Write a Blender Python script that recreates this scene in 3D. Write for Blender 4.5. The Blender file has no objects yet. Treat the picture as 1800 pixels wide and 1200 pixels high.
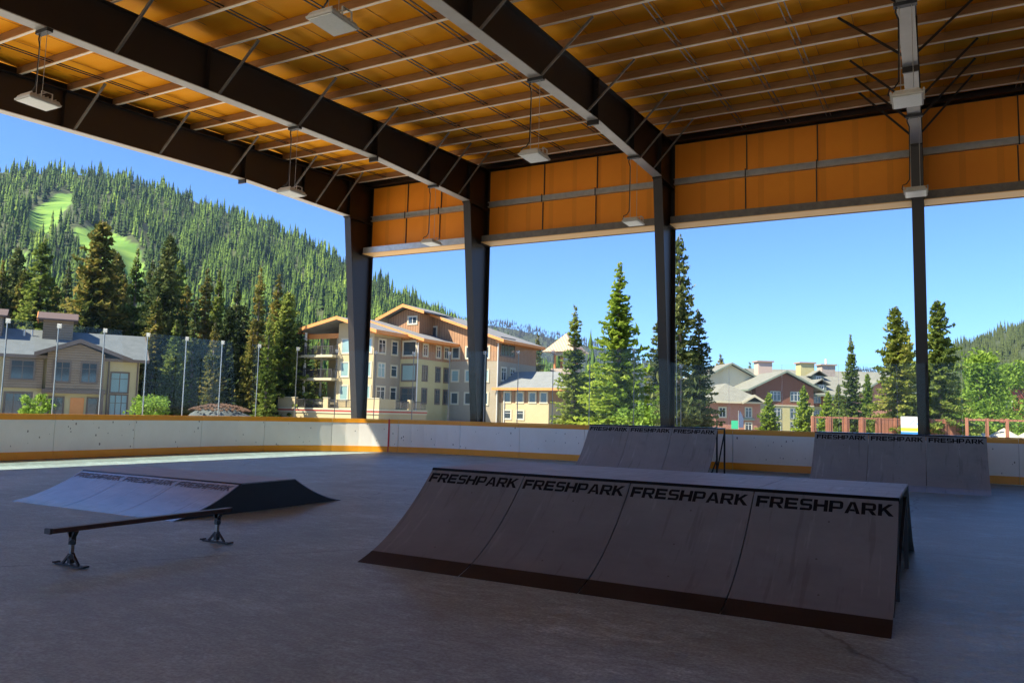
import bpy, math, random
import numpy as np
from mathutils import Vector, Matrix
R = math.radians
random.seed(7); rng = np.random.default_rng(11)
S = bpy.context.scene
C = S.collection

# ------------------------------------------------------------------ camera
cd = bpy.data.cameras.new("camera"); cam = bpy.data.objects.new("camera", cd); C.objects.link(cam)
cd.sensor_width = 36; cd.lens = 27.52; cd.clip_start = 0.05; cd.clip_end = 9000
rt = Vector((0.8786, 0.4770, 0.0241)); fw = Vector((-0.4751, 0.8750, 0.0926)); fw.normalize()
rt = (rt - fw*rt.dot(fw)).normalized(); up = rt.cross(fw)
cam.matrix_world = Matrix(((rt.x, up.x, -fw.x, 0), (rt.y, up.y, -fw.y, 0), (rt.z, up.z, -fw.z, 1.5), (0, 0, 0, 1)))
S.camera = cam
# ------------------------------------------------------------------ world, sun
SUN = Vector((-0.50, -0.72, 1.0)).normalized()
w = bpy.data.worlds.new("World"); S.world = w; w.use_nodes = True
nt = w.node_tree; nt.nodes.clear()
sky = nt.nodes.new("ShaderNodeTexSky"); sky.sky_type = 'NISHITA'; sky.sun_disc = False
sky.sun_elevation = math.asin(SUN.z); sky.sun_rotation = math.atan2(SUN.x, SUN.y)
sky.altitude = 1200; sky.air_density = 1.0; sky.dust_density = 0.3; sky.ozone_density = 2.0
bg = nt.nodes.new("ShaderNodeBackground"); bg.inputs[1].default_value = 0.088
wo = nt.nodes.new("ShaderNodeOutputWorld")
tint = nt.nodes.new("ShaderNodeMix"); tint.data_type = 'RGBA'; tint.blend_type = 'MULTIPLY'; tint.inputs[0].default_value = 1; tint.inputs[7].default_value = (0.44, 0.66, 1.0, 1)
nt.links.new(sky.outputs[0], tint.inputs[6]); nt.links.new(tint.outputs[2], bg.inputs[0]); nt.links.new(bg.outputs[0], wo.inputs[0])
ld = bpy.data.lights.new("sun", 'SUN'); ld.energy = 4.5; ld.angle = R(0.53); ld.color = (1, 0.90, 0.72)
sun = bpy.data.objects.new("sun", ld); C.objects.link(sun)
sun.rotation_euler = (-SUN).to_track_quat('-Z', 'Y').to_euler()
S.view_settings.view_transform = 'Standard'; S.view_settings.look = 'None'
S.view_settings.exposure = 1.58; S.view_settings.gamma = 1
S.cycles.max_bounces = 12; S.cycles.diffuse_bounces = 6; S.cycles.transparent_max_bounces = 24; S.cycles.caustics_reflective = False

# ------------------------------------------------------------------ materials
def mat(name, col, rough=0.7, metal=0.0, var=None, scale=3.0, bump=0.0, bscale=40.0, vmul=(1, 1, 1), spec=0.5, detail=4, coat=0):
    m = bpy.data.materials.new(name); m.use_nodes = True; n = m.node_tree; b = n.nodes["Principled BSDF"]
    b.inputs["Base Color"].default_value = (*col, 1); b.inputs["Roughness"].default_value = rough
    b.inputs["Metallic"].default_value = metal; b.inputs["Specular IOR Level"].default_value = spec
    b.inputs["Coat Weight"].default_value = coat
    tc = n.nodes.new("ShaderNodeTexCoord")
    if var:
        mp = n.nodes.new("ShaderNodeMapping"); mp.inputs["Scale"].default_value = vmul
        n.links.new(tc.outputs["Object"], mp.inputs[0])
        no = n.nodes.new("ShaderNodeTexNoise"); no.inputs["Scale"].default_value = scale; no.inputs["Detail"].default_value = detail
        no.inputs["Roughness"].default_value = 0.65
        n.links.new(mp.outputs[0], no.inputs[0])
        cr = n.nodes.new("ShaderNodeValToRGB"); cr.color_ramp.elements[0].position = 0.3; cr.color_ramp.elements[1].position = 0.7
        cr.color_ramp.elements[0].color = (*col, 1); cr.color_ramp.elements[1].color = (*var, 1)
        n.links.new(no.outputs[0], cr.inputs[0]); n.links.new(cr.outputs[0], b.inputs["Base Color"])
    if bump:
        no2 = n.nodes.new("ShaderNodeTexNoise"); no2.inputs["Scale"].default_value = bscale; no2.inputs["Detail"].default_value = 6
        n.links.new(tc.outputs["Object"], no2.inputs[0])
        bp = n.nodes.new("ShaderNodeBump"); bp.inputs["Strength"].default_value = bump; bp.inputs["Distance"].default_value = 0.02
        n.links.new(no2.outputs[0], bp.inputs["Height"]); n.links.new(bp.outputs[0], b.inputs["Normal"])
    return m
def foliage(name, c1, c2, c3, scale=0.25, trans=0.25):
    m = bpy.data.materials.new(name); m.use_nodes = True; n = m.node_tree; b = n.nodes["Principled BSDF"]
    b.inputs["Roughness"].default_value = 0.85; b.inputs["Specular IOR Level"].default_value = 0.15
    geo = n.nodes.new("ShaderNodeNewGeometry"); tc = n.nodes.new("ShaderNodeTexCoord")
    no = n.nodes.new("ShaderNodeTexNoise"); no.inputs["Scale"].default_value = scale; no.inputs["Detail"].default_value = 3
    n.links.new(geo.outputs["Position"], no.inputs[0])
    ad = n.nodes.new("ShaderNodeMath"); ad.operation = 'MULTIPLY_ADD'; ad.inputs[1].default_value = 0.55; 
    n.links.new(geo.outputs["Random Per Island"], ad.inputs[0])
    mu = n.nodes.new("ShaderNodeMath"); mu.operation = 'MULTIPLY_ADD'; mu.inputs[1].default_value = 1.5; mu.inputs[2].default_value = -0.5
    n.links.new(no.outputs[0], mu.inputs[0]); n.links.new(mu.outputs[0], ad.inputs[2])
    cr = n.nodes.new("ShaderNodeValToRGB"); cr.color_ramp.elements[0].position = 0.15; cr.color_ramp.elements[1].position = 0.95
    cr.color_ramp.elements[0].color = (*c1, 1); cr.color_ramp.elements[1].color = (*c3, 1)
    e = cr.color_ramp.elements.new(0.55); e.color = (*c2, 1)
    n.links.new(ad.outputs[0], cr.inputs[0]); n.links.new(cr.outputs[0], b.inputs["Base Color"])
    tr = n.nodes.new("ShaderNodeBsdfTranslucent"); n.links.new(cr.outputs[0], tr.inputs[0])
    mx = n.nodes.new("ShaderNodeMixShader"); mx.inputs[0].default_value = trans
    n.links.new(b.outputs[0], mx.inputs[1]); n.links.new(tr.outputs[0], mx.inputs[2])
    n.links.new(mx.outputs[0], n.nodes["Material Output"].inputs[0])
    return m
def glass_mat(name, tint, rough=0.0, ior=1.5, boost=1.0):
    m = bpy.data.materials.new(name); m.use_nodes = True; n = m.node_tree; n.nodes.remove(n.nodes["Principled BSDF"])
    t = n.nodes.new("ShaderNodeBsdfTransparent"); t.inputs[0].default_value = (*tint, 1)
    g = n.nodes.new("ShaderNodeBsdfGlossy"); g.inputs["Roughness"].default_value = rough
    fr = n.nodes.new("ShaderNodeFresnel"); fr.inputs[0].default_value = ior
    mu = n.nodes.new("ShaderNodeMath"); mu.operation = 'MULTIPLY'; mu.inputs[1].default_value = boost; n.links.new(fr.outputs[0], mu.inputs[0])
    mx = n.nodes.new("ShaderNodeMixShader"); n.links.new(mu.outputs[0], mx.inputs[0])
    n.links.new(t.outputs[0], mx.inputs[1]); n.links.new(g.outputs[0], mx.inputs[2])
    n.links.new(mx.outputs[0], n.nodes["Material Output"].inputs[0])
    return m
def siding(name, c1, c2, pitch, axis=0, rough=0.75, dark=0.55):
    """board siding: dark narrow joints along one object axis (0 x, 1 y, 2 z)"""
    m = mat(name, c1, rough, var=c2, scale=1.2)
    n = m.node_tree; b = n.nodes["Principled BSDF"]; tc = [k for k in n.nodes if k.type == 'TEX_COORD'][0]
    sp = n.nodes.new("ShaderNodeSeparateXYZ"); n.links.new(tc.outputs["Object"], sp.inputs[0])
    if axis == 0:
        ad = n.nodes.new("ShaderNodeMath"); n.links.new(sp.outputs[0], ad.inputs[0]); n.links.new(sp.outputs[1], ad.inputs[1]); src = ad.outputs[0]
    else: src = sp.outputs[axis]
    mo = n.nodes.new("ShaderNodeMath"); mo.operation = 'PINGPONG'; mo.inputs[1].default_value = pitch/2; n.links.new(src, mo.inputs[0])
    gt = n.nodes.new("ShaderNodeMath"); gt.operation = 'GREATER_THAN'; gt.inputs[1].default_value = pitch*0.09; n.links.new(mo.outputs[0], gt.inputs[0])
    bp = n.nodes.new("ShaderNodeBump"); bp.inputs["Strength"].default_value = 1; bp.inputs["Distance"].default_value = 0.03
    n.links.new(gt.outputs[0], bp.inputs["Height"]); n.links.new(bp.outputs[0], b.inputs["Normal"])
    mx = n.nodes.new("ShaderNodeMix"); mx.data_type = 'RGBA'; mx.blend_type = 'MULTIPLY'
    cr = [k for k in n.nodes if k.type == 'VALTORGB'][0]
    mr = n.nodes.new("ShaderNodeMapRange"); mr.inputs[3].default_value = dark; n.links.new(gt.outputs[0], mr.inputs[0])
    mx.inputs[0].default_value = 1; n.links.new(cr.outputs[0], mx.inputs[6]); n.links.new(mr.outputs[0], mx.inputs[7])
    n.links.new(mx.outputs[2], b.inputs["Base Color"])
    return m

M = {}
M['steel'] = mat('dark_bronze_steel', (0.010, 0.007, 0.006), 0.45, var=(0.016, 0.011, 0.009), scale=2, bump=0.05, bscale=8)
M['flange'] = M['steel']
M['purlin'] = mat('bounce_tinted_purlin', (0.26, 0.135, 0.05), 0.5, var=(0.34, 0.19, 0.08), scale=2.5, vmul=(1, 6, 6), bump=0.1)  # purlin web, orange bounce from the liner painted into the brown
M['lflange'] = mat('uplit_flange', (0.76, 0.68, 0.53), 0.4, var=(0.82, 0.75, 0.60), scale=5)  # same metal as the web, light from below painted in as paler
M['rflange'] = mat('pale_grey_flange', (0.34, 0.32, 0.28), 0.42, var=(0.42, 0.40, 0.35), scale=1.5)  # rafter bottom flanges, a paler grey than the webs
M['galv'] = mat('galvanised', (0.42, 0.42, 0.40), 0.38, metal=0.6, var=(0.55, 0.55, 0.52), scale=6)
M['brace'] = mat('brace_steel', (0.12, 0.105, 0.09), 0.45, var=(0.20, 0.18, 0.15), scale=5)
M['black'] = mat('black_powder', (0.012, 0.012, 0.014), 0.5, var=(0.02, 0.02, 0.022), scale=9)
M['cable'] = mat('black_cable', (0.008, 0.008, 0.008), 0.5)
M['fabric'] = mat('orange_liner', (0.93, 0.355, 0.008), 0.7, spec=0.12, var=(0.96, 0.42, 0.022), scale=0.7, vmul=(1, 3, 1), bump=0.35, bscale=3)
M['wallliner'] = siding('orange_wall_liner', (0.86, 0.27, 0.006), (0.90, 0.30, 0.010), 0.92, 0, 0.6, 0.90)
M['soffit'] = mat('orange_soffit', (0.86, 0.50, 0.17), 0.6, var=(0.90, 0.55, 0.20), scale=1)
M['dark'] = mat('dark_closure', (0.012, 0.010, 0.009), 0.7)
M['board'] = None
M['orange'] = mat('orange_plastic', (0.86, 0.36, 0.010), 0.42, var=(0.80, 0.31, 0.008), scale=2, bump=0.05)
M['red'] = mat('red_plastic', (0.50, 0.02, 0.03), 0.4)
M['alu'] = mat('aluminium', (0.22, 0.24, 0.25), 0.45, metal=0.5)
M['clip'] = mat('pale_clip', (0.60, 0.64, 0.64), 0.5)
_n = M['clip'].node_tree; _t = _n.nodes.new("ShaderNodeBsdfTransparent"); _l = _n.nodes.new("ShaderNodeBsdfTranslucent"); _l.inputs[0].default_value = (0.9, 0.95, 0.95, 1)
_a = _n.nodes.new("ShaderNodeMixShader"); _a.inputs[0].default_value = 0.5; _b = _n.nodes.new("ShaderNodeMixShader"); _b.inputs[0].default_value = 0.75
_n.links.new(_n.nodes["Principled BSDF"].outputs[0], _a.inputs[1]); _n.links.new(_l.outputs[0], _a.inputs[2]); _n.links.new(_a.outputs[0], _b.inputs[1]); _n.links.new(_t.outputs[0], _b.inputs[2]); _n.links.new(_b.outputs[0], _n.nodes["Material Output"].inputs[0])
M['rinkglass'] = glass_mat('rink_glass', (0.965, 0.985, 0.98), 0.0, 1.45, 0.22)
M['window'] = mat('window_pane', (0.035, 0.05, 0.06), 0.06, spec=1.0)
M['curtain'] = mat('curtained_pane', (0.22, 0.34, 0.34), 0.12, spec=1.0)
M['lens'] = mat('lamp_lens', (0.80, 0.84, 0.74), 0.35, var=(0.88, 0.90, 0.82), scale=20, spec=0.6)
M['housing'] = mat('lamp_housing', (0.46, 0.43, 0.36), 0.5, var=(0.52, 0.50, 0.43), scale=8)

def concrete():
    m = bpy.data.materials.new('polished_concrete'); m.use_nodes = True; n = m.node_tree; b = n.nodes["Principled BSDF"]
    tc = n.nodes.new("ShaderNodeTexCoord")
    def noise(s, d, r, mp=None):
        k = n.nodes.new("ShaderNodeTexNoise"); k.inputs["Scale"].default_value = s; k.inputs["Detail"].default_value = d; k.inputs["Roughness"].default_value = r
        src = tc.outputs["Object"]
        if mp:
            q = n.nodes.new("ShaderNodeMapping"); q.inputs["Scale"].default_value = mp; q.inputs["Rotation"].default_value = (0, 0, 0.5); n.links.new(src, q.inputs[0]); src = q.outputs[0]
        n.links.new(src, k.inputs[0]); return k
    a = noise(0.55, 8, 0.72); c = noise(5.0, 9, 0.8, (1, 2.0, 1)); d = noise(38, 4, 0.7)
    def ramp(src, p0, c0, p1, c1):
        r = n.nodes.new("ShaderNodeValToRGB"); r.color_ramp.elements[0].position = p0; r.color_ramp.elements[1].position = p1
        r.color_ramp.elements[0].color = (*c0, 1); r.color_ramp.elements[1].color = (*c1, 1); n.links.new(src, r.inputs[0]); return r
    ra = ramp(a.outputs[0], 0.30, (0.145, 0.212, 0.210), 0.70, (0.275, 0.378, 0.375))
    rc = ramp(c.outputs[0], 0.38, (0.66, 0.65, 0.64), 0.66, (1.32, 1.33, 1.35))
    rd = ramp(d.outputs[0], 0.38, (0.74, 0.74, 0.74), 0.62, (1.22, 1.22, 1.22))
    def mul(x, y, f=1):
        k = n.nodes.new("ShaderNodeMix"); k.data_type = 'RGBA'; k.blend_type = 'MULTIPLY'; k.inputs[0].default_value = f
        n.links.new(x, k.inputs[6]); n.links.new(y, k.inputs[7]); return k.outputs[2]
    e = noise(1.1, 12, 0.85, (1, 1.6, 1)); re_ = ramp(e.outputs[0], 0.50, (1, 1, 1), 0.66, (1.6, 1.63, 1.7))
    v = n.nodes.new("ShaderNodeTexVoronoi"); v.feature = 'DISTANCE_TO_EDGE'; v.inputs["Scale"].default_value = 0.16; v.inputs["Randomness"].default_value = 1
    wn = noise(1.5, 5, 0.6); ad = n.nodes.new("ShaderNodeMix"); ad.data_type = 'RGBA'; ad.blend_type = 'ADD'; ad.inputs[0].default_value = 0.5
    n.links.new(tc.outputs["Object"], ad.inputs[6]); n.links.new(wn.outputs["Color"], ad.inputs[7]); n.links.new(ad.outputs[2], v.inputs[0])
    rv = ramp(v.outputs["Distance"], 0.0, (0.45, 0.43, 0.42), 0.0025, (1, 1, 1))
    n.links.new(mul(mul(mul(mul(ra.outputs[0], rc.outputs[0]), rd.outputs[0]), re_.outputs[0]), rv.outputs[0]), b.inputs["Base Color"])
    rr = n.nodes.new("ShaderNodeMapRange"); rr.inputs[1].default_value = 0.35; rr.inputs[2].default_value = 0.68; rr.inputs[3].default_value = 0.38; rr.inputs[4].default_value = 0.62
    n.links.new(c.outputs[0], rr.inputs[0]); n.links.new(rr.outputs[0], b.inputs["Roughness"])
    bp = n.nodes.new("ShaderNodeBump"); bp.inputs["Strength"].default_value = 0.16; bp.inputs["Distance"].default_value = 0.01
    n.links.new(c.outputs[0], bp.inputs["Height"]); n.links.new(bp.outputs[0], b.inputs["Normal"])
    return m
M['concrete'] = concrete()
def boardmat():
    m = mat('white_board', (0.78, 0.76, 0.70), 0.42, var=(0.84, 0.83, 0.78), scale=1.3)
    n = m.node_tree; b = n.nodes["Principled BSDF"]; tc = [k for k in n.nodes if k.type == 'TEX_COORD'][0]
    cr = [k for k in n.nodes if k.type == 'VALTORGB'][0]
    v = n.nodes.new("ShaderNodeTexVoronoi"); v.inputs["Scale"].default_value = 7; v.inputs["Randomness"].default_value = 1
    mp = n.nodes.new("ShaderNodeMapping"); mp.inputs["Scale"].default_value = (1, 1, 0.6); n.links.new(tc.outputs["Object"], mp.inputs[0]); n.links.new(mp.outputs[0], v.inputs[0])
    no = n.nodes.new("ShaderNodeTexNoise"); no.inputs["Scale"].default_value = 2.2; n.links.new(tc.outputs["Object"], no.inputs[0])
    mr = n.nodes.new("ShaderNodeMapRange"); mr.inputs[1].default_value = 0.42; mr.inputs[2].default_value = 0.75; mr.inputs[3].default_value = 0.05; mr.inputs[4].default_value = 0.22
    n.links.new(no.outputs[0], mr.inputs[0])
    lt = n.nodes.new("ShaderNodeMath"); lt.operation = 'LESS_THAN'; n.links.new(v.outputs["Distance"], lt.inputs[0]); n.links.new(mr.outputs[0], lt.inputs[1])
    mx = n.nodes.new("ShaderNodeMix"); mx.data_type = 'RGBA'; n.links.new(lt.outputs[0], mx.inputs[0]); n.links.new(cr.outputs[0], mx.inputs[6]); mx.inputs[7].default_value = (0.22, 0.21, 0.20, 1)
    n.links.new(mx.outputs[2], b.inputs["Base Color"])
    return m
M['board'] = boardmat()
M['rampgrey'] = mat('grey_ramp_sheet', (0.092, 0.102, 0.104), 0.52, var=(0.122, 0.133, 0.135), scale=1.9, detail=9, bump=0.06, bscale=5)
M['rampsmooth'] = mat('sky_tinted_sheet', (0.18, 0.235, 0.32), 0.26, var=(0.25, 0.31, 0.40), scale=1.4, vmul=(1, 3, 1), bump=0.03, bscale=4, spec=1.0, detail=9)  # grey sheet, blue of the reflected sky put into the base colour
M['rampskylit'] = mat('skylit_ramp_sheet', (0.21, 0.235, 0.255), 0.45, var=(0.27, 0.295, 0.315), scale=1.6, detail=9)  # same sheet as the near ramp, skylight painted in as a paler tone
M['rampdeck'] = mat('worn_deck_sheet', (0.20, 0.22, 0.25), 0.52, var=(0.34, 0.37, 0.41), scale=2.2, vmul=(1, 5, 1), bump=0.05, bscale=6, spec=0.7, detail=9)
def scuff(m, dark=0.78, light=1.22):
    n = m.node_tree; b = n.nodes["Principled BSDF"]; src = b.inputs["Base Color"].links[0].from_socket
    tc = [k for k in n.nodes if k.type == 'TEX_COORD'][0]; out = src
    for (sx, sy, sc, p0, p1, c, rot) in ((9, 0.7, 1.6, 0.60, 0.66, dark, 0.15), (5, 0.6, 2.3, 0.62, 0.68, light, -0.3), (1, 1, 3.0, 0.60, 0.75, 0.82, 0)):
        mp = n.nodes.new("ShaderNodeMapping"); mp.inputs["Scale"].default_value = (sx, sy, sy); mp.inputs["Rotation"].default_value = (0, 0, rot); n.links.new(tc.outputs["Object"], mp.inputs[0])
        no = n.nodes.new("ShaderNodeTexNoise"); no.inputs["Scale"].default_value = sc; no.inputs["Detail"].default_value = 5; n.links.new(mp.outputs[0], no.inputs[0])
        r = n.nodes.new("ShaderNodeValToRGB"); r.color_ramp.elements[0].position = p0; r.color_ramp.elements[1].position = p1
        r.color_ramp.elements[0].color = (1, 1, 1, 1); r.color_ramp.elements[1].color = (c, c, c, 1); n.links.new(no.outputs[0], r.inputs[0])
        k = n.nodes.new("ShaderNodeMix"); k.data_type = 'RGBA'; k.blend_type = 'MULTIPLY'; k.inputs[0].default_value = 1; n.links.new(out, k.inputs[6]); n.links.new(r.outputs[0], k.inputs[7]); out = k.outputs[2]
    n.links.new(out, b.inputs["Base Color"])
for k_ in ('rampgrey', 'rampskylit', 'rampsmooth', 'rampdeck'): scuff(M[k_])
M['kick'] = mat('steel_kicker', (0.014, 0.009, 0.007), 0.55, spec=0.2, var=(0.026, 0.017, 0.013), scale=3)
M['letter'] = mat('black_lettering', (0.004, 0.004, 0.005), 0.7, spec=0.12)
M['faint'] = mat('faded_lettering', (0.045, 0.05, 0.065), 0.5, spec=0.2)
M['screw'] = mat('screw_head', (0.03, 0.03, 0.03), 0.4)
M['steelworn'] = mat('worn_chrome', (0.35, 0.35, 0.35), 0.3, metal=0.9)

# ------------------------------------------------------------------ mesh helpers
class MB:
    def __init__(s): s.v = []; s.f = []
    def add(s, vs, fs):
        o = len(s.v); s.v += [tuple(p) for p in vs]; s.f += [tuple(o+i for i in f) for f in fs]; return s
    def box(s, a, b, T=None):
        x0, y0, z0 = a; x1, y1, z1 = b
        vs = [(x0,y0,z0),(x1,y0,z0),(x1,y1,z0),(x0,y1,z0),(x0,y0,z1),(x1,y0,z1),(x1,y1,z1),(x0,y1,z1)]
        if T: vs = [T @ Vector(p) for p in vs]
        return s.add(vs, [(3,2,1,0),(4,5,6,7),(0,1,5,4),(1,2,6,5),(2,3,7,6),(3,0,4,7)])
    def bar(s, p, q, w, h=None, up=(0, 0, 1)):
        """rectangular bar from p to q"""
        h = h or w; p = Vector(p); q = Vector(q); d = (q-p).normalized(); u = Vector(up)
        if abs(d.dot(u)) > 0.99: u = Vector((0, 1, 0))
        x = d.cross(u).normalized(); y = x.cross(d)
        vs = []
        for c in (p, q):
            for a, b in ((-1,-1),(1,-1),(1,1),(-1,1)): vs.append(c + x*a*w/2 + y*b*h/2)
        return s.add(vs, [(3,2,1,0),(4,5,6,7),(0,1,5,4),(1,2,6,5),(2,3,7,6),(3,0,4,7)])
    def tube(s, pts, r, n=8, cap=True):
        rs = r if isinstance(r, (list, tuple)) else [r]*len(pts)
        pts = [Vector(p) for p in pts]; o = len(s.v); m = len(pts); ref = None
        for i, p in enumerate(pts):
            d = (pts[min(i+1, m-1)] - pts[max(i-1, 0)]).normalized()
            if ref is None:
                ref = d.orthogonal().normalized()
            x = (ref - d*ref.dot(d)).normalized(); ref = x; y = d.cross(x)
            for k in range(n):
                a = 2*math.pi*k/n; s.v.append(tuple(p + x*math.cos(a)*rs[i] + y*math.sin(a)*rs[i]))
        for i in range(m-1):
            for k in range(n):
                s.f.append((o+i*n+k, o+i*n+(k+1) % n, o+(i+1)*n+(k+1) % n, o+(i+1)*n+k))
        if cap:
            s.f.append(tuple(o+k for k in reversed(range(n)))); s.f.append(tuple(o+(m-1)*n+k for k in range(n)))
        return s
    def prism(s, poly, a, b, axis='x'):
        """extrude 2-D polygon between a and b; axis x: poly=(y,z), y: (x,z), z: (x,y)"""
        def P(u, v, t): return {'x': (t, u, v), 'y': (u, t, v), 'z': (u, v, t)}[axis]
        n = len(poly); vs = [P(u, v, a) for u, v in poly] + [P(u, v, b) for u, v in poly]
        return s.add(vs, [tuple(reversed(range(n))), tuple(range(n, 2*n))] + [(i, (i+1) % n, n+(i+1) % n, n+i) for i in range(n)])
    def build(s, name, m, parent=None, smooth=False, bevel=0, kind=None):
        me = bpy.data.meshes.new(name); me.from_pydata(s.v, [], s.f); me.validate(); me.update()
        import bmesh
        b = bmesh.new(); b.from_mesh(me); bmesh.ops.recalc_face_normals(b, faces=b.faces); b.to_mesh(me); b.free()
        if smooth:
            for p in me.polygons: p.use_smooth = True
        o = bpy.data.objects.new(name, me); C.objects.link(o); me.materials.append(m)
        if parent: o.parent = parent
        if kind: o['kind'] = kind
        if bevel:
            q = o.modifiers.new("bevel", 'BEVEL'); q.width = bevel; q.segments = 2; q.limit_method = 'ANGLE'
        return o
def tag(o, label, cat, group=None, kind=None):
    o['label'] = label; o['category'] = cat
    if group: o['group'] = group
    if kind: o['kind'] = kind
    return o
def thing(name, label, cat, loc=(0, 0, 0), rz=0, group=None):
    o = bpy.data.objects.new(name, None); C.objects.link(o); o.location = loc; o.rotation_euler = (0, 0, rz)
    o.empty_display_size = 0.3
    return tag(o, label, cat, group)
def dup(root, loc, rz=0, scale=1, label=None, group=None):
    def rec(o, par):
        c = o.copy(); C.objects.link(c)
        if par: c.parent = par
        for ch in [k for k in list(C.objects) if k.parent == o]: rec(ch, c)
        return c
    r = rec(root, None); r.location = loc; r.rotation_euler = (0, 0, rz)
    r.scale = scale if isinstance(scale, (tuple, list)) else (scale,)*3
    if label: r['label'] = label
    if group: r['group'] = group
    return r
def interp(x, tab): 
    xs = [t[0] for t in tab]; return np.interp(x, xs, [t[1] for t in tab]), np.interp(x, xs, [t[2] for t in tab])

# ------------------------------------------------------------------ setting: ground and hills
H1 = [(-95, 1100, 150), (-74.7, 1100, 211.8), (-68, 1100, 253.8), (-62.5, 1100, 275.7), (-58.5, 1100, 288), (-56.2, 1100, 290.5), (-52.7, 1080, 274.7), (-50.2, 1060, 258.2), (-47.9, 1040, 242.6), (-44.3, 1020, 218.4), (-41.1, 1000, 189.5), (-38.8, 980, 165.2), (-36.9, 960, 144.4), (-34.4, 940, 121.8), (-32.1, 920, 102.3), (-29.7, 900, 84.6), (-26.4, 880, 55.1), (-23.8, 860, 26.6), (-20.5, 850, -2)]
H2 = [(-46, 2600, 342.4), (-44.9, 2600, 348.4), (-36.9, 2600, 328.5), (-30.2, 2600, 315.2), (-28.5, 2600, 305.1), (-26.4, 2600, 282.8), (-22.2, 2600, 241.6), (-18.9, 2600, 187.5), (-16.1, 2600, 125.7), (-12.2, 2600, 64.3), (-8.5, 2600, 96.0), (-5.9, 2600, 149.8), (-3.5, 2600, 163.0), (1.8, 2600, 188.5), (10.3, 2600, 181.9), (25, 2600, 214.0)]
H3 = [(-4.6, 1100, -2), (-2.8, 1100, 32.9), (-1.45, 1100, 68.8), (-0.1, 1100, 85), (1.8, 1100, 99.7), (3.4, 1100, 111.3), (4.9, 1100, 123.2), (7.75, 1100, 145.5), (12.9, 1100, 169.1), (21.3, 1100, 183.1), (40, 1100, 190)]
def hz(tab, az, r, r0, seed=0):
    r1, z1 = interp(az, tab); t = np.clip((r-r0)/(r1-r0), 0, 1.35)
    s = np.where(t < 1, t*(0.62+0.38*t), 1-(t-1)*1.6)
    n = 0.03*z1*np.sin(az*1.7+seed)*np.sin(r/61.0)*np.clip(t*3, 0, 1)*np.clip((1-t)*4, 0, 1)
    return z1*s + n - 1.0
def hill(name, tab, a0, a1, r0, rmax, na, nr, m):
    az = np.linspace(a0, a1, na); rr = np.linspace(r0, rmax, nr)
    A, Q = np.meshgrid(az, rr, indexing='ij'); Z = hz(tab, A, Q, r0)
    X = Q*np.sin(np.radians(A)); Y = Q*np.cos(np.radians(A))
    mb = MB(); mb.v = list(zip(X.ravel().tolist(), Y.ravel().tolist(), Z.ravel().tolist()))
    mb.f = [(i*nr+j, (i+1)*nr+j, (i+1)*nr+j+1, i*nr+j+1) for i in range(na-1) for j in range(nr-1)]
    return mb.build(name, m, smooth=True, kind='structure')
def hillmat():
    m = mat('hillside_cover', (0.030, 0.042, 0.012), 0.95, var=(0.055, 0.075, 0.018), scale=0.03, detail=8)
    n = m.node_tree; b = n.nodes["Principled BSDF"]; cr = [k for k in n.nodes if k.type == 'VALTORGB'][0]
    at = n.nodes.new("ShaderNodeAttribute"); at.attribute_name = 'meadow'; tc = [k for k in n.nodes if k.type == 'TEX_COORD'][0]
    no = n.nodes.new("ShaderNodeTexNoise"); no.inputs["Scale"].default_value = 0.035; no.inputs["Detail"].default_value = 8
    mp = n.nodes.new("ShaderNodeMapping"); mp.inputs["Scale"].default_value = (1, 1, 4); n.links.new(tc.outputs["Object"], mp.inputs[0]); n.links.new(mp.outputs[0], no.inputs[0])
    c2 = n.nodes.new("ShaderNodeValToRGB"); c2.color_ramp.elements[0].position = 0.35; c2.color_ramp.elements[1].position = 0.65
    c2.color_ramp.elements[0].color = (0.08, 0.19, 0.018, 1); c2.color_ramp.elements[1].color = (0.17, 0.30, 0.035, 1); n.links.new(no.outputs[0], c2.inputs[0])
    mx = n.nodes.new("ShaderNodeMix"); mx.data_type = 'RGBA'; n.links.new(at.outputs["Fac"], mx.inputs[0]); n.links.new(cr.outputs[0], mx.inputs[6]); n.links.new(c2.outputs[0], mx.inputs[7])
    n.links.new(mx.outputs[2], b.inputs["Base Color"]); return m
M['hill'] = hillmat()
M['grass'] = mat('meadow_grass', (0.10, 0.17, 0.02), 0.9, var=(0.17, 0.25, 0.035), scale=0.02, detail=8, vmul=(1, 1, 3))
M['forestfloor'] = mat('forest_floor', (0.035, 0.05, 0.018), 0.95, var=(0.05, 0.065, 0.02), scale=0.05)
M['ground'] = mat('gravel_ground', (0.33, 0.31, 0.27), 0.9, var=(0.24, 0.25, 0.16), scale=0.05, detail=8, bump=0.3, bscale=4)
M['bouncepaving'] = mat('pale_bounce_paving', (0.66, 0.62, 0.55), 0.85, var=(0.58, 0.55, 0.49), scale=0.3, detail=8)
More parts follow.
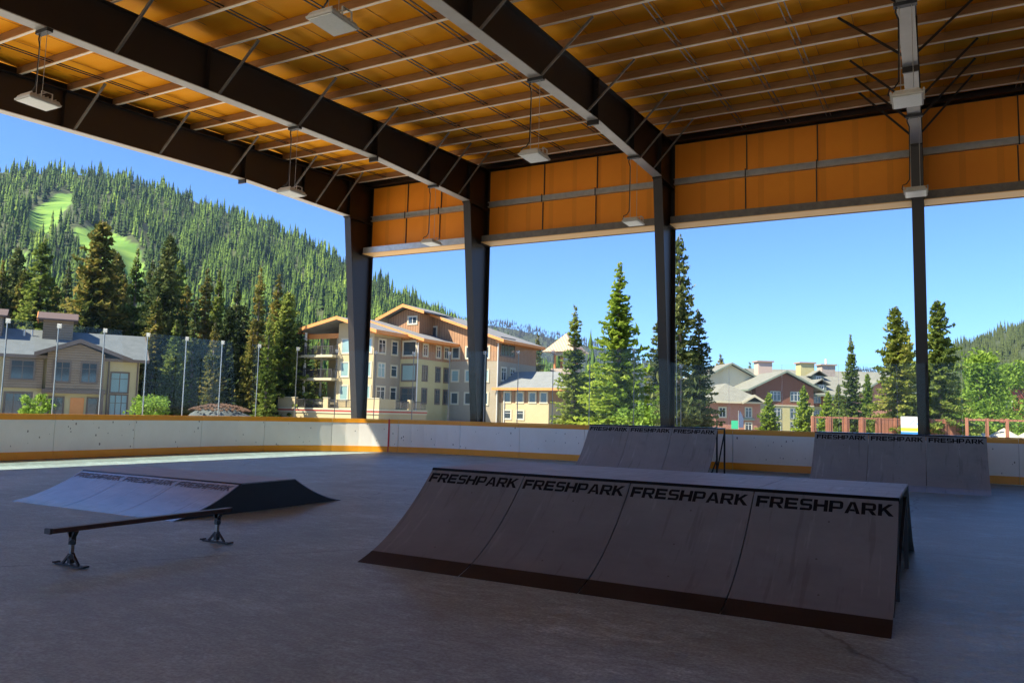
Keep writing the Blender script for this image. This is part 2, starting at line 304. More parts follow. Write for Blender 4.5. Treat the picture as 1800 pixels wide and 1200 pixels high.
# ski runs: cleared strips of the slope (bearing in degrees, slope position z/r)
RUNS = [[(-60.9, .192), (-60.6, .212), (-59.9, .226), (-59.4, .236), (-58.5, .237), (-58.5, .224), (-59.1, .206), (-59.8, .188)],
        [(-58.3, .200), (-56.8, .204), (-54.3, .186), (-53.9, .155), (-55.0, .135), (-56.4, .150), (-57.8, .180)],
        [(-61.6, .165), (-60.8, .165), (-60.6, .145), (-61.6, .145)]]
def inpoly(px, py, poly):
    c = np.zeros(px.shape, bool); n = len(poly); j = n-1
    for i in range(n):
        xi, yi = poly[i]; xj, yj = poly[j]
        c ^= ((yi > py) != (yj > py)) & (px < (xj-xi)*(py-yi)/(yj-yi+1e-9)+xi); j = i
    return c
hl = hill('hillside', H1, -95, -20.5, 300, 1400, 300, 130, M['hill'])
_az = np.repeat(np.linspace(-95, -20.5, 300), 130); _z = np.array([v.co.z for v in hl.data.vertices]); _r = np.tile(np.linspace(300, 1400, 130), 300)
_m = np.zeros(_az.shape, bool)
for P in RUNS: _m |= inpoly(_az+0.15*np.sin(_r/23), _z/_r, P)
_at = hl.data.attributes.new('meadow', 'FLOAT', 'POINT'); _at.data.foreach_set('value', (_m & (_r < 1100)).astype(np.float32))
hill('hillside_far', H2, -46, 25, 1500, 3200, 80, 16, M['forestfloor'])
hill('hillside_right', H3, -4.6, 40, 300, 1400, 60, 30, M['forestfloor'])
# valley ground: one sheet to the horizon, dropping behind the brown fence
xs = [-3900, -1500, -400, -150, -80, -40, -20, -8, -2, 0, 2, 5, 8, 12, 20, 40, 80, 200, 600, 2000, 3900]
ys = [-3900, -400, -100, -40, 0, 26, 40, 50, 58, 62, 66, 70, 80, 100, 140, 200, 320, 700, 1600, 3900]
g = MB()
def gz(x, y):
    t = min(max((x+1)/3, 0), 1)*min(max((y-60)/5, 0), 1); return -0.3-1.2*t
for x in xs:
    for y in ys: g.v.append((x, y, gz(x, y)))
ny = len(ys)
g.f = [(i*ny+j, (i+1)*ny+j, (i+1)*ny+j+1, i*ny+j+1) for i in range(len(xs)-1) for j in range(ny-1)]
g.build('ground', M['ground'], kind='structure')
p = MB().box((-60, -60, -0.28), (45, 60, -0.12)); p.build('bounce_pavement', M['bouncepaving'], kind='structure')  # unseen pale paving, added to bounce sunlight up to the roof liner
p = MB().box((-21.6, -3, -0.11), (42, 24.6, 0)); p.build('rink_floor', M['concrete'], kind='structure')

# ------------------------------------------------------------------ shelter
YW, ZT, MS = 25.07, 10.66, 0.0634
FX = [-20.335, -14.79, -7.654, -0.325, 7.0, 14.3]
WF = 0.294
def rz_(y): return ZT + MS*(y-YW)
def fl(y): return float(np.interp(y, [-16, 8, 18.2, 23.55], [7.25, 8.56, 9.12, 9.14]))
sh = thing('skate_shelter', 'long open-sided steel shelter with dark rigid frames and orange lined roof', 'shelter')
YN = -13.0
for x in FX:
    # rafter
    mb = MB(); lf = MB(); ysamp = [YN, -5, 0, 4, 8, 12, 15, 18.2, 21, 23.55]
    for a, b in zip(ysamp[:-1], ysamp[1:]):
        lf.prism([(a, fl(a)), (b, fl(b)), (b, fl(b)+0.021), (a, fl(a)+0.021)], x-WF/2, x+WF/2)
        mb.prism([(a, fl(a)+0.022), (b, fl(b)+0.022), (b, rz_(b)-0.02), (a, rz_(a)-0.02)], x-0.008, x+0.008)
    mb.prism([(YN, rz_(YN)-0.02), (YW, rz_(YW)-0.02), (YW, rz_(YW)), (YN, rz_(YN))], x-WF/2, x+WF/2)
    mb.prism([(23.55, 9.162), (YW-0.022, 9.162), (YW-0.022, rz_(YW)-0.02), (23.55, rz_(23.55)-0.02)], x-0.008, x+0.008)
    for ysp in (18.2,):
        mb.box((x-WF/2-0.01, ysp-0.03, fl(ysp)-0.13), (x+WF/2+0.01, ysp+0.03, rz_(ysp)-0.022))
    for yy in (23.55, 12, 5, 21):   # web stiffeners
        mb.box((x-WF/2+0.02, yy-0.008, fl(yy)+0.024), (x+WF/2-0.02, yy+0.008, rz_(yy)-0.022))
    for k_ in range(6):
        for sx_ in (-0.11, 0.11): mb.box((x+sx_-0.016, 18.2-0.05, 9.2+k_*0.18-0.016), (x+sx_+0.016, 18.2+0.05, 9.2+k_*0.18+0.016))
    ra = mb.build('rafter', M['steel'], sh); lf.build('bottom_flange', M['rflange'], ra)
    # column (tapered inner flange)
    mb = MB()
    mb.prism([(24.62, -0.1), (24.642, -0.1), (23.572, 9.12), (23.55, 9.12)], x-WF/2, x+WF/2)
    mb.box((x-WF/2, YW-0.022, -0.1), (x+WF/2, YW, rz_(YW)-0.022))
    mb.prism([(24.642, -0.1), (YW-0.022, -0.1), (YW-0.022, 9.138), (23.572, 9.138)], x-0.008, x+0.008)
    mb.box((x-WF/2-0.012, 23.50, 9.085), (x+WF/2+0.012, YW-0.024, 9.137))
    mb.prism([(24.44, 7.74), (YW-0.023, 7.74), (YW-0.023, 7.76), (24.44, 7.76)], x-WF/2+0.01, x+WF/2-0.01)
    mb.box((x-0.22, 24.45, -0.12), (x+0.22, YW+0.1, -0.08))
    mb.build('column', M['steel'], sh)
    mb = MB(); mb.box((x-WF/2, YN, -0.1), (x+WF/2, YN+0.5, rz_(YN)-0.02)); mb.build('column', M['steel'], sh)
XL, XR = -22.9, 15.0
# purlins (Z sections)
PY = [21.4-1.32*k for k in range(-2, 27)]
def purlin(y, x0, x1):
    z = rz_(y); mb = MB(); d = 0.25; fw_ = 0.052
    mb.box((x0, y-0.002, z+0.012), (x1, y+0.002, z+d))
    mb.box((x0, y-0.002, z+d), (x1, y+fw_, z+d+0.004))
    # bolt heads and laps at the frames
    for x in FX:
        mb.box((x-0.85, y-0.006, z+0.03), (x+0.85, y-0.0025, z+d-0.02))
        for dx in (-0.8, -0.72, 0.72, 0.8, -0.07, 0.07):
            for dz in (0.07, 0.18): mb.box((x+dx-0.012, y-0.018, z+dz-0.012), (x+dx+0.012, y-0.0065, z+dz+0.012))
    pu = mb.build('purlin', M['purlin'], sh); mb = MB()
    mb.box((x0, y-0.002-fw_, z+0.004), (x1, y+0.002, z+0.0115)); mb.box((x0, y-0.002-fw_, z+0.0117), (x1, y-0.002-fw_+0.004, z+0.028))
    mb.build('lower_flange', M['lflange'], pu)
for y in PY: purlin(y, XL+0.05, XR)
MB().box((XL+0.05, 24.72, rz_(24.9)+0.004), (XR, 24.95, rz_(24.9)+0.19)).build('eave_strut', M['steel'], sh)
# roof liner: sagging sheet between purlins, slightly wrinkled
nx, nyy = 300, 190
X = np.linspace(XL, XR, nx); Y = np.linspace(YN-0.5, YW+0.15, nyy)
XX, YY = np.meshgrid(X, Y, indexing='ij')
ph = ((YY-21.4)/1.32) % 1.0
Z = ZT+MS*(YY-YW)+0.256 + 0.035*np.sin(np.pi*ph)*(0.6+0.4*np.sin(XX*0.9+YY*0.7))
_d = np.min(np.abs(XX[..., None]-np.array(FX)), axis=-1)
Z -= (0.055*np.exp(-((_d-0.45)/0.28)**2)*(0.6+0.4*np.sin(YY*5.1+XX)) + 0.018*np.sin(XX*3.3+1.7*np.sin(YY*1.9))*np.sin(YY*2.7+XX*0.8))*np.sin(np.pi*ph)
Z += 0.006*np.sin(XX*9.3+np.sin(YY*2.1))*np.sin(np.pi*ph)+0.006*np.sin(XX*4.1+YY*3.3)*np.sin(np.pi*ph)
mb = MB(); mb.v = list(zip(XX.ravel().tolist(), YY.ravel().tolist(), Z.ravel().tolist()))
mb.f = [(i*nyy+j, (i+1)*nyy+j, (i+1)*nyy+j+1, i*nyy+j+1) for i in range(nx-1) for j in range(nyy-1)]
mb.build('roof_liner', M['fabric'], sh, smooth=True)
M['roofmetal'] = mat('roof_sheet', (0.30, 0.29, 0.27), 0.5, var=(0.33, 0.32, 0.3), scale=1)
MB().prism([(YN-0.6, rz_(YN-0.6)+0.34), (YW+0.5, rz_(YW+0.5)+0.34), (YW+0.5, rz_(YW+0.5)+0.42), (YN-0.6, rz_(YN-0.6)+0.42)], XL-0.1, XR+0.1).build('roof_sheet', M['roofmetal'], sh)
# liner seams running along the slope
mb = MB()
k = XL+0.4
while k < XR:
    if min(abs(k-f) for f in FX) > 0.3: mb.prism([(YN, rz_(YN)+0.245), (YW, rz_(YW)+0.245), (YW, rz_(YW)+0.2515), (YN, rz_(YN)+0.2515)], k-0.006, k+0.006)
    k += 0.915
o = mb.build('liner_seam', mat('liner_seam', (0.42, 0.16, 0.02), 0.7), sh)
# gable closure above the end frame, fascia of the canopy edge
MB().box((FX[0]-0.155, YN, 0), (FX[0]-0.150, YW, 0.001))
MB().prism([(YN, rz_(YN)+0.005), (YW, rz_(YW)+0.005), (YW, rz_(YW)+0.24), (YN, rz_(YN)+0.24)], FX[0]-0.14, FX[0]-0.11).build('gable_closure', M['dark'], sh)
MB().prism([(YN-0.6, rz_(YN-.6)-0.0), (YW+0.5, rz_(YW+.5)-0.0), (YW+0.5, rz_(YW+.5)+0.338), (YN-0.6, rz_(YN-.6)+0.338)], XL-0.1, XL-0.04).build('fascia', M['dark'], sh)
# sag rods: pairs across every bay
bays = list(zip(FX[:-1], FX[1:]))
for bi, (a, b) in enumerate(bays[:4]):
    for f in (0.25, 0.5, 0.75) if bi in (0, 1) else (0.34, 0.52, 0.68):
        if bi == 0 and f == 0.5: continue
        x = a+(b-a)*f; mb = MB()
        for dx in (-0.06, 0.06):
            mb.bar((x+dx, 2, rz_(2)+0.10), (x+dx, 24.7, rz_(24.7)+0.10), 0.022)
        mb.build('sag_rod', M['black'] if bi < 2 else M['brace'], sh)
# fly braces
BY = [22.80, 21.60, 20.26, 17.57, 14.93, 12.30, 9.66, 7.0]
for fi, x in enumerate(FX[:4]):
    for y in BY:
        for s in (-1, 1):
            if fi == 0 and s == -1: continue
            mb = MB(); p0 = (x+s*0.13, y, fl(y)+0.03); p1 = (x+s*1.36, y-0.02, rz_(y)+0.02)
            mb.bar(p0, p1, 0.006, 0.06, up=(0, 1, 0)); mb.bar((p0[0], y-0.03, p0[2]+0.0), (p1[0], y-0.05, p1[2]), 0.055, 0.006, up=(0, 1, 0))
            mb.build('fly_brace', M['brace'] if fi < 3 else M['steel'], sh)
# side wall band: liner panels, girt, header channel, soffit
for a, b in bays[:4]:
    MB().box((a+0.15, 24.96, 8.04), (b-0.15, 24.98, 10.60)).build('wall_panel', M['wallliner'], sh)
    mb = MB(); mb.box((a+0.15, 24.90, 9.20), (b-0.15, 24.93, 9.40)); mb.box((a+0.15, 24.80, 9.20), (b-0.15, 24.90, 9.206)); mb.box((a+0.15, 24.80, 9.394), (b-0.15, 24.90, 9.40))
    mb.box((a+0.15, 24.796, 9.20), (b-0.15, 24.80, 9.235)); mb.box((a+0.15, 24.796, 9.365), (b-0.15, 24.80, 9.40))
    mb.build('girt', M['galv'], sh)
    for f in (0.335, 0.625):
        x = a+(b-a)*f; mb = MB(); mb.bar((x, 24.94, 8.04), (x, 24.94, 9.19), 0.03); mb.bar((x+0.03, 24.77, 9.16), (x+0.03, 24.77, 9.44), 0.03); mb.bar((x+0.04, 24.94, 9.41), (x+0.04, 24.94, 10.6), 0.03)
        mb.build('wall_strap', M['black'], sh)
    mb = MB(); mb.box((a+0.17, 24.385, 7.80), (b-0.17, 24.40, 8.03)); mb.box((a+0.17, 24.40, 8.02), (b-0.17, 24.955, 8.03)); mb.build('header_channel', M['galv'] if a < -15 else M['brace'], sh)
    MB().box((a+0.15, 24.38, 7.775), (b-0.15, 25.09, 7.796)).build('soffit', M['soffit'], sh)
    MB().box((a-0.15, 25.10, 7.76), (b+0.15, 25.16, 10.95)).build('outer_cladding', M['steel'], sh)
# unseen dark wall at the right, added to darken those bays
MB().box((XR, -2, 0), (XR+0.15, YW, 11)).build('shade_wall', M['dark'], sh)
# cross bracing cable
MB().tube([(-7.4, 24.8, 4.0), (-7.35, 24.8, 0.3)], 0.012, 5).build('brace_cable', M['galv'], sh)

# ------------------------------------------------------------------ hanging light fixtures
def fixture(fx, y, ztop, label, rot=0):
    zb = 7.12
    t = thing('hanging_light', label, 'light fixture', (fx, y, ztop), 0, 'floodlights hanging from the roof frames')
    d = zb-ztop
    # body: shallow tapered tray, long side along the frame
    L, W_, Hh = 0.30, 0.24, 0.075
    mb = MB(); vs = []
    for z, a, b in ((d, L, W_), (d+0.03, L+0.01, W_+0.01), (d+0.04, L*0.97, W_*0.96), (d+Hh+0.02, L*0.9, W_*0.85)):
        vs += [(-b, -a, z), (b, -a, z), (b, a, z), (-b, a, z)]
    fs = [(3, 2, 1, 0), (12, 13, 14, 15)]
    for q in range(3):
        for i in range(4): fs.append((q*4+i, q*4+(i+1) % 4, q*4+4+(i+1) % 4, q*4+4+i))
    mb.add(vs, fs)
    for i in range(7): mb.box((-W_*0.8, -L*0.8+i*0.075, d+Hh+0.02), (W_*0.8, -L*0.8+i*0.075+0.012, d+Hh+0.05))
    mb.build('housing', M['housing'], t)
    MB().box((-W_*0.92, -L*0.93, d-0.012), (W_*0.92, L*0.93, d-0.001)).build('lens', M['lens'], t, bevel=0.004)
    mb = MB()
    for s in (-1, 1):
        mb.bar((s*0.26, -0.10, d+0.03), (s*0.26, -0.10, d+0.17), 0.028, 0.01); mb.bar((s*0.26, 0.10, d+0.03), (s*0.26, 0.10, d+0.17), 0.028, 0.01)
        mb.bar((s*0.26, -0.10, d+0.17), (s*0.26, 0.10, d+0.17), 0.028, 0.01)
    mb.bar((-0.26, 0, d+0.175), (0.26, 0, d+0.175), 0.03, 0.008)
    mb.build('bracket', M['housing'], t)
    MB().tube([(0.10, 0.0, -0.07), (0.10, 0.0, d+0.17)], 0.006, 5).build('suspension_wire', M['galv'], t)
    MB().tube([(-0.10, 0.0, -0.07), (-0.10, 0.0, d+0.17)], 0.006, 5).build('suspension_wire', M['galv'], t)
    MB().tube([(-0.13, 0, -0.02), (-0.16, 0, -0.15), (-0.11, 0, -0.3), (-0.12, 0, d*0.6), (-0.13, 0, d+0.38), (-0.20, -0.02, d+0.27), (-0.28, -0.05, d+0.24), (-0.30, -0.06, d+0.14), (-0.22, -0.05, d+0.07)], 0.014, 6).build('power_cord', M['cable'], t)
    mb = MB(); mb.box((-0.19, -0.06, -0.075), (0.19, 0.06, -0.003)); mb.build('beam_clamp', M['black'], t)
    return t
spots = [(1, 8.27, 'floodlight hanging under the second dark frame, nearest the left edge'),
         (1, 14.9, 'floodlight hanging in front of the sky beside the hillside, middle of the second frame'),
         (1, 21.4, 'small floodlight hanging before the leftmost orange wall panels'),
         (2, 8.36, 'large nearby floodlight with curled cord at the top under the roof'),
         (2, 14.92, 'floodlight hanging just above the orange wall in the middle bay'),
         (2, 21.33, 'small floodlight hanging before the header left of the third column'),
         (3, 14.9, 'floodlight hanging in front of the dark frame above the right column'),
         (3, 21.2, 'floodlight hanging against the right column at header level')]
first = None
for fi, y, lab in spots:
    fixture(FX[fi], y, fl(y), lab)

# ------------------------------------------------------------------ rink boards
XE, YB, RC = -21.0, 24.07, 6.0
def path(s):
    """distance along boards starting on the end board at Y=-2 -> (x, y, tangent angle)"""
    L1 = (YB-RC)-(-2)
    if s < L1: return XE, -2+s, math.pi/2
    s -= L1; La = RC*math.pi/2
    if s < La:
        a = s/RC; return XE+RC-RC*math.cos(a), YB-RC+RC*math.sin(a), math.pi/2-a
    s -= La; return XE+RC+s, YB, 0.0
LT = 20.07+RC*math.pi/2+30
rb = thing('rink_boards', 'curved white hockey rink boards with orange top rail and kick plate under tall glass', 'rink boards')
def strip(s0, s1, off0, off1, z0, z1, name, m, step=0.5, parent=rb, ends=True):
    """solid strip following the boards, off = inward offset range (positive = into the rink)"""
    n = max(1, int(math.ceil((s1-s0)/step))); mb = MB(); vs = []
    for i in range(n+1):
        x, y, a = path(s0+(s1-s0)*i/n); nx_, ny_ = math.sin(a), -math.cos(a)
        for o, z in ((off0, z0), (off1, z0), (off1, z1), (off0, z1)): vs.append((x+nx_*o, y+ny_*o, z))
    fs = [(0, 1, 2, 3), tuple(4*n+i for i in (3, 2, 1, 0))]
    for i in range(n):
        for j in range(4): fs.append((4*i+j, 4*i+4+j, 4*i+4+(j+1) % 4, 4*i+(j+1) % 4))
    mb.add(vs, fs); return mb.build(name, m, parent)
PB = 2.42
seams = []; s = 0.35
while s < LT: seams.append(s); s += PB
for a, b in zip([0]+seams, seams+[LT]):
    if b-a > 0.1:
        strip(a+0.006, b-0.006, -0.06, 0.0, 0.02, 1.16, 'board_panel', M['board'])
        strip(a+0.004, b-0.004, 0.002, 0.014, 0.015, 0.22, 'kick_plate', M['orange'])
        strip(a+0.004, b-0.004, 0.001, 0.010, 1.06, 1.175, 'rail_face', M['orange'])
        strip(a+0.001, b-0.001, -0.14, 0.012, 1.177, 1.212, 'cap_rail', M['orange'])
strip(0, LT, -0.09, -0.065, 0.0, 1.12, 'board_backing', M['galv'])
# red line
xr, yr, ar = path(20.07+RC*math.radians(63))
s_red = 20.07+RC*math.radians(62.5)
strip(s_red-0.03, s_red+0.03, 0.0145, 0.018, 0.015, 1.22, 'red_line', M['red'], 0.1)
# glass: tall on end and corner, to third column, then lower
def s_of_x(x): return 20.07+RC*math.pi/2+(x-(XE+RC))
postS = []
for yy in (4.0, 5.35, 6.7, 8.0, 9.3, 10.15, 11.48, 12.83, 14.18, 15.59, 17.0): postS.append(yy+2)
postS += [20.07+v for v in (0.35, 1.75, 3.15, 4.55, 5.95, 7.35, 8.75)]
postS += [s_of_x(v) for v in (-14.2, -12.85, -11.5, -10.15, -8.6, -7.05, -5.55, -4.0, -2.45, -0.95, 0.6, 2.1, 3.6)]
def gh(s):
    sx = s_of_x(-8.0)
    if s < 20.07: return 3.58+0.012*max(0, s-8)
    if s < sx: return 3.72
    if s < sx+1.0: return 3.72-(s-sx)*0.56
    return 3.16
for a, b in zip(postS[:-1], postS[1:]):
    n = 2; vs = []
    xa, ya, aa = path(a+0.012); xb, yb, ab = path(b-0.012)
    za, zb_ = gh(a+0.02), gh(b-0.02)
    if s_of_x(-8.7) < a < s_of_x(-7.5): za, zb_ = 3.72, 3.16
    mb = MB(); d = Vector((xb-xa, yb-ya, 0)).normalized(); nn = Vector((-d.y, d.x, 0))*0.006
    # tiny alignment differences between panes
    j = random.uniform(-0.006, 0.006); nj = Vector((-d.y, d.x, 0))*j
    base = Vector((-d.y, d.x, 0))*0.075
    q = [Vector((xa, ya, 1.215))+base, Vector((xb, yb, 1.215))+base+nj, Vector((xb, yb, zb_))+base+nj, Vector((xa, ya, za))+base]
    mb.add([p-nn for p in q]+[p+nn for p in q], [(0, 1, 2, 3), (7, 6, 5, 4), (0, 4, 5, 1), (1, 5, 6, 2), (2, 6, 7, 3), (3, 7, 4, 0)])
    mb.build('glass_pane', M['rinkglass'], rb)
for sp in postS:
    x, y, a = path(sp); zt = gh(sp); T = Matrix.Translation((x, y, 0)) @ Matrix.Rotation(a, 4, 'Z')
    if s_of_x(-8.7) < sp < s_of_x(-7.5): zt = 3.72
    if sp > s_of_x(-6.8):
        MB().box((-0.006, 0.067, 1.216), (0.006, 0.083, zt), T).build('glass_joint', M['clip'], rb); continue
    if sp > s_of_x(-14.0): pw_ = 0.010
    else: pw_ = 0.013
    po = MB().box((-pw_, 0.085, 1.213), (pw_, 0.115, zt-0.10), T).build('glass_post', M['alu'], rb)
    mb = MB(); mb.box((-0.055, 0.055, zt-0.11), (0.055, 0.066, zt+0.01), T); mb.box((-0.055, 0.0835, zt-0.11), (0.055, 0.095, zt+0.01), T)
    mb.build('post_clip', M['clip'], po)

# ------------------------------------------------------------------ ramps
def text_mesh(txt, w, h):
    """heavy extended block lettering as flat polygons, fitted into w x h"""
    bx_ = lambda a, b, c, d: [(a, b), (c, b), (c, d), (a, d)]
    bowl = lambda y0, y1: [(.95, 1), (1.12, .95), (1.2, .83), (1.2, y0+.17), (1.12, y0+.05), (.95, y0), (.95, y1), (.9, y1+.04), (.9, .76), (.95, .8)]
    sl = [(.25, 1), (.08, .93), (.02, .8), (.02, .6), (.08, .47), (.25, .40), (.25, .60), (.32, .64), (.32, .76), (.25, .80)]
    mir = lambda P: [(1.2-x, 1-y) for x, y in P]
    G = {'F': [bx_(-.05, 0, .3, 1), bx_(.3, .75, 1.15, 1), bx_(.3, .36, 1.02, .60)],
         'E': [bx_(-.05, 0, .3, 1), bx_(.3, .77, 1.16, 1), bx_(.3, .39, 1.08, .61), bx_(.3, 0, 1.18, .23)],
         'H': [bx_(-.05, 0, .3, 1), bx_(.9, 0, 1.25, 1), bx_(.3, .39, .9, .61)],
         'P': [bx_(-.05, 0, .3, 1), bx_(.3, .8, .95, 1), bx_(.3, .31, .95, .50), bowl(.31, .50)],
         'R': [bx_(-.05, 0, .3, 1), bx_(.3, .8, .95, 1), bx_(.3, .36, .95, .54), bowl(.36, .54), [(.55, .355), (.92, .355), (1.27, 0), (.88, 0)]],
         'S': [sl, bx_(.25, .8, 1.13, 1), bx_(.25, .40, .95, .60), mir(sl), bx_(.07, 0, .95, .2)],
         'A': [[(0, 0), (.33, 0), (.675, .84), (.675, 1), (.46, 1)], [(1.35, 0), (.89, 1), (.675, 1), (.675, .84), (1.02, 0)], [(.425, .20), (.925, .20), (.85, .38), (.50, .38)]],
         'K': [bx_(-.05, 0, .3, 1), [(.3, .34), (.42, .45), (.86, 0), (1.30, 0), (.64, .60), (1.20, 1), (.80, 1), (.3, .64)]],
         'u': [bx_(0, .15, .28, .75), bx_(.6, 0, .88, .75), bx_(.12, 0, .6, .2)], 's': [[(x*.85, y*.75) for x, y in P] for P in (sl, bx_(.25, .8, 1.13, 1), bx_(.25, .40, .95, .60), mir(sl), bx_(.07, 0, .95, .2))]}
    vs = []; fs = []; x = 0
    for c in txt:
        m = 0
        for P in G[c]:
            o = len(vs); vs += [(x+a, b) for a, b in P]; fs.append(tuple(range(o, o+len(P)))); m = max(m, max(a for a, b in P))
        x += m+0.15
    vs = np.array(vs); lo = vs.min(0); hi = vs.max(0); return (vs-lo)/(hi-lo)*np.array([w, h]), fs
WORD = text_mesh("FRESHPARK", 1.13, 0.128)
CURVE = [0.42]
def arc(h, L, n=14):
    """concave transition from (0,0) rising to (L,h): list of (y,z)"""
    a = CURVE[0]*h/L; b = (h-a*L)/(L*L)
    return [(L*i/n, a*L*i/n+b*(L*i/n)**2) for i in range(n+1)]
def along(prof, s):
    for (a, b), (c, d) in zip(prof[:-1], prof[1:]):
        l = math.hypot(c-a, d-b)
        if s <= l: 
            t = s/l; return a+(c-a)*t, b+(d-b)*t, (-(d-b)/l, (c-a)/l)
        s -= l
    (a, b), (c, d) = prof[-2:]; l = math.hypot(c-a, d-b); return c, d, (-(d-b)/l, (c-a)/l)
def plen(prof): return sum(math.hypot(c-a, d-b) for (a, b), (c, d) in zip(prof[:-1], prof[1:]))
def sub(prof, s0, s1, n=12): return [along(prof, s0+(s1-s0)*i/n)[:2] for i in range(n+1)]
def slab(prof, x0, x1, t):
    low = [(y+0.0, z-t) for y, z in prof]; return prof + list(reversed(low))
def ramp(name, label, loc, rz, npan, wpan, h, L, deck, back, sheet, kickm, letterm, deckm, kick=0.22, faint=False, group=None):
    t = thing(name, label, 'skate ramp', loc, rz, group)
    prof = arc(h, L) if L else []
    Lp = plen(prof); Wt = npan*wpan
    for i in range(npan):
        x0 = i*wpan+0.005; x1 = (i+1)*wpan-0.005
        up_ = sub(prof, kick, Lp-0.035)
        pn = MB().prism(slab(up_, 0, 0, 0.014), x0, x1).build('riding_panel', sheet, t, smooth=False)
        # lettering near the lip
        vs, fs = WORD; mb = MB(); vv = []
        for u, v in vs:
            y, z, nrm = along(prof, Lp-0.205+v); vv.append((x0+(x1-x0-1.13)/2+u, y+nrm[0]*0.0025, z+nrm[1]*0.0025))
        mb.add(vv, fs); mb.build('lettering', letterm, pn)
        mb = MB()
        for (a, b) in ((0.55, 0.80), (0.5, 0.53), (0.55, 0.27)):
            y, z, nrm = along(prof, Lp*b); x = x0+wpan*a
            c = Vector((x, y+nrm[0]*0.001, z+nrm[1]*0.001)); e1 = Vector((1, 0, 0)); e2 = Vector((0, nrm[1], -nrm[0]))
            mb.add([c+e1*math.cos(k*math.pi/4)*0.009+e2*math.sin(k*math.pi/4)*0.009 for k in range(8)], [tuple(range(8))])
        mb.build('screw', M['screw'], pn)
        kp = sub(prof, 0, kick-0.003, 4); kp = [(y, z+0.003) for y, z in kp]
        MB().prism(kp + [(kp[-1][0], kp[-1][1]-0.012), (kp[0][0]+0.0, 0.001)], x0, x1).build('kicker_plate', kickm, t)
        MB().box((x0, L+0.03, h-0.016), (x1, L+deck-0.02, h)).build('deck_panel', deckm, t)
        # frame under each panel
        for xx in (x0+0.03, x1-0.03):
            mb = MB(); rib = [(y, z-0.0145) for y, z in sub(prof, kick, Lp-0.04)]; rib2 = [(y, z-0.07) for y, z in rib if z-0.07 > 0]
            mb.prism(rib[len(rib)-len(rib2):] + list(reversed(rib2)), xx-0.02, xx+0.02)
            mb.bar((xx, L+0.05, h-0.05), (xx, L+0.05, 0.0), 0.04)
            mb.bar((xx, L+deck-0.05, h-0.05), (xx, L+deck-0.05, 0.0), 0.04)
            mb.bar((xx, L+0.03, h*0.33), (xx, L*0.5, 0.02), 0.03); mb.bar((xx, L+0.02, h-0.035), (xx, L+deck-0.02, h-0.035), 0.035)
            mb.bar((xx, L+0.07, 0.12), (xx, L+deck-0.07, h-0.15), 0.028)
            mb.build('support_frame', M['black'], t)
    # coping edge
    mb = MB(); mb.tube([(0.0, L+0.005, h-0.022), (Wt, L+0.005, h-0.022)], 0.024, 10); mb.build('coping', letterm, t, smooth=True)
    if back:
        bp_ = [(L+deck+L-y, z) for y, z in reversed(arc(h, L))]
        for i in range(npan):
            x0 = i*wpan+0.005; x1 = (i+1)*wpan-0.005
            MB().prism(slab(bp_, 0, 0, 0.014)[:], x0, x1).build('riding_panel', sheet, t)
    if back == 'closed':
        # dark side skirt
        pr = [(0.15, 0.002)] + [(y, z-0.02) for y, z in prof if z > 0.03] + [(2*L+deck-y, z-0.02) for y, z in reversed(prof) if z > 0.03] + [(2*L+deck-0.15, 0.002)]
        for xx in (0.012, Wt-0.032): MB().prism(pr, xx, xx+0.02).build('side_skirt', M['black'], t)
        MB().prism([(L, h-0.01), (L+deck, h-0.01), (L+deck, h+0.001), (L, h+0.001)], 0.001, Wt-0.001).build('deck_panel', deckm, t)
    return t
ramp('launch_box', 'large grey four-panel ramp with flat deck, closest to the camera', (-5.12, 6.30, 0), R(-0.6), 4, 1.2025, 0.87, 1.28, 1.85, True, M['rampgrey'], M['kick'], M['letter'], M['rampdeck'], kick=0.24)
ramp('funbox', 'low grey double-sided ramp with faded lettering, left of the others', (-12.45, 7.05, 0), R(0.2), 3, 1.21, 0.42, 1.12, 1.10, 'closed', M['rampsmooth'], M['rampsmooth'], M['faint'], M['rampdeck'], kick=0.22)
ramp('quarter_pipe', 'grey quarter pipe standing against the boards beyond the large ramp', (-8.85, 19.85, 0), 0, 3, 1.23, 1.27, 1.30, 0.95, False, M['rampskylit'], M['rampsmooth'], M['letter'], M['rampsmooth'], kick=0.30)
ramp('quarter_pipe', 'grey quarter pipe with bluish steel foot below the rightmost column', (-2.72, 19.85, 0), R(0.0), 3, 1.24, 1.25, 1.30, 0.95, False, M['rampskylit'], M['rampsmooth'], M['letter'], M['rampsmooth'], kick=0.26)

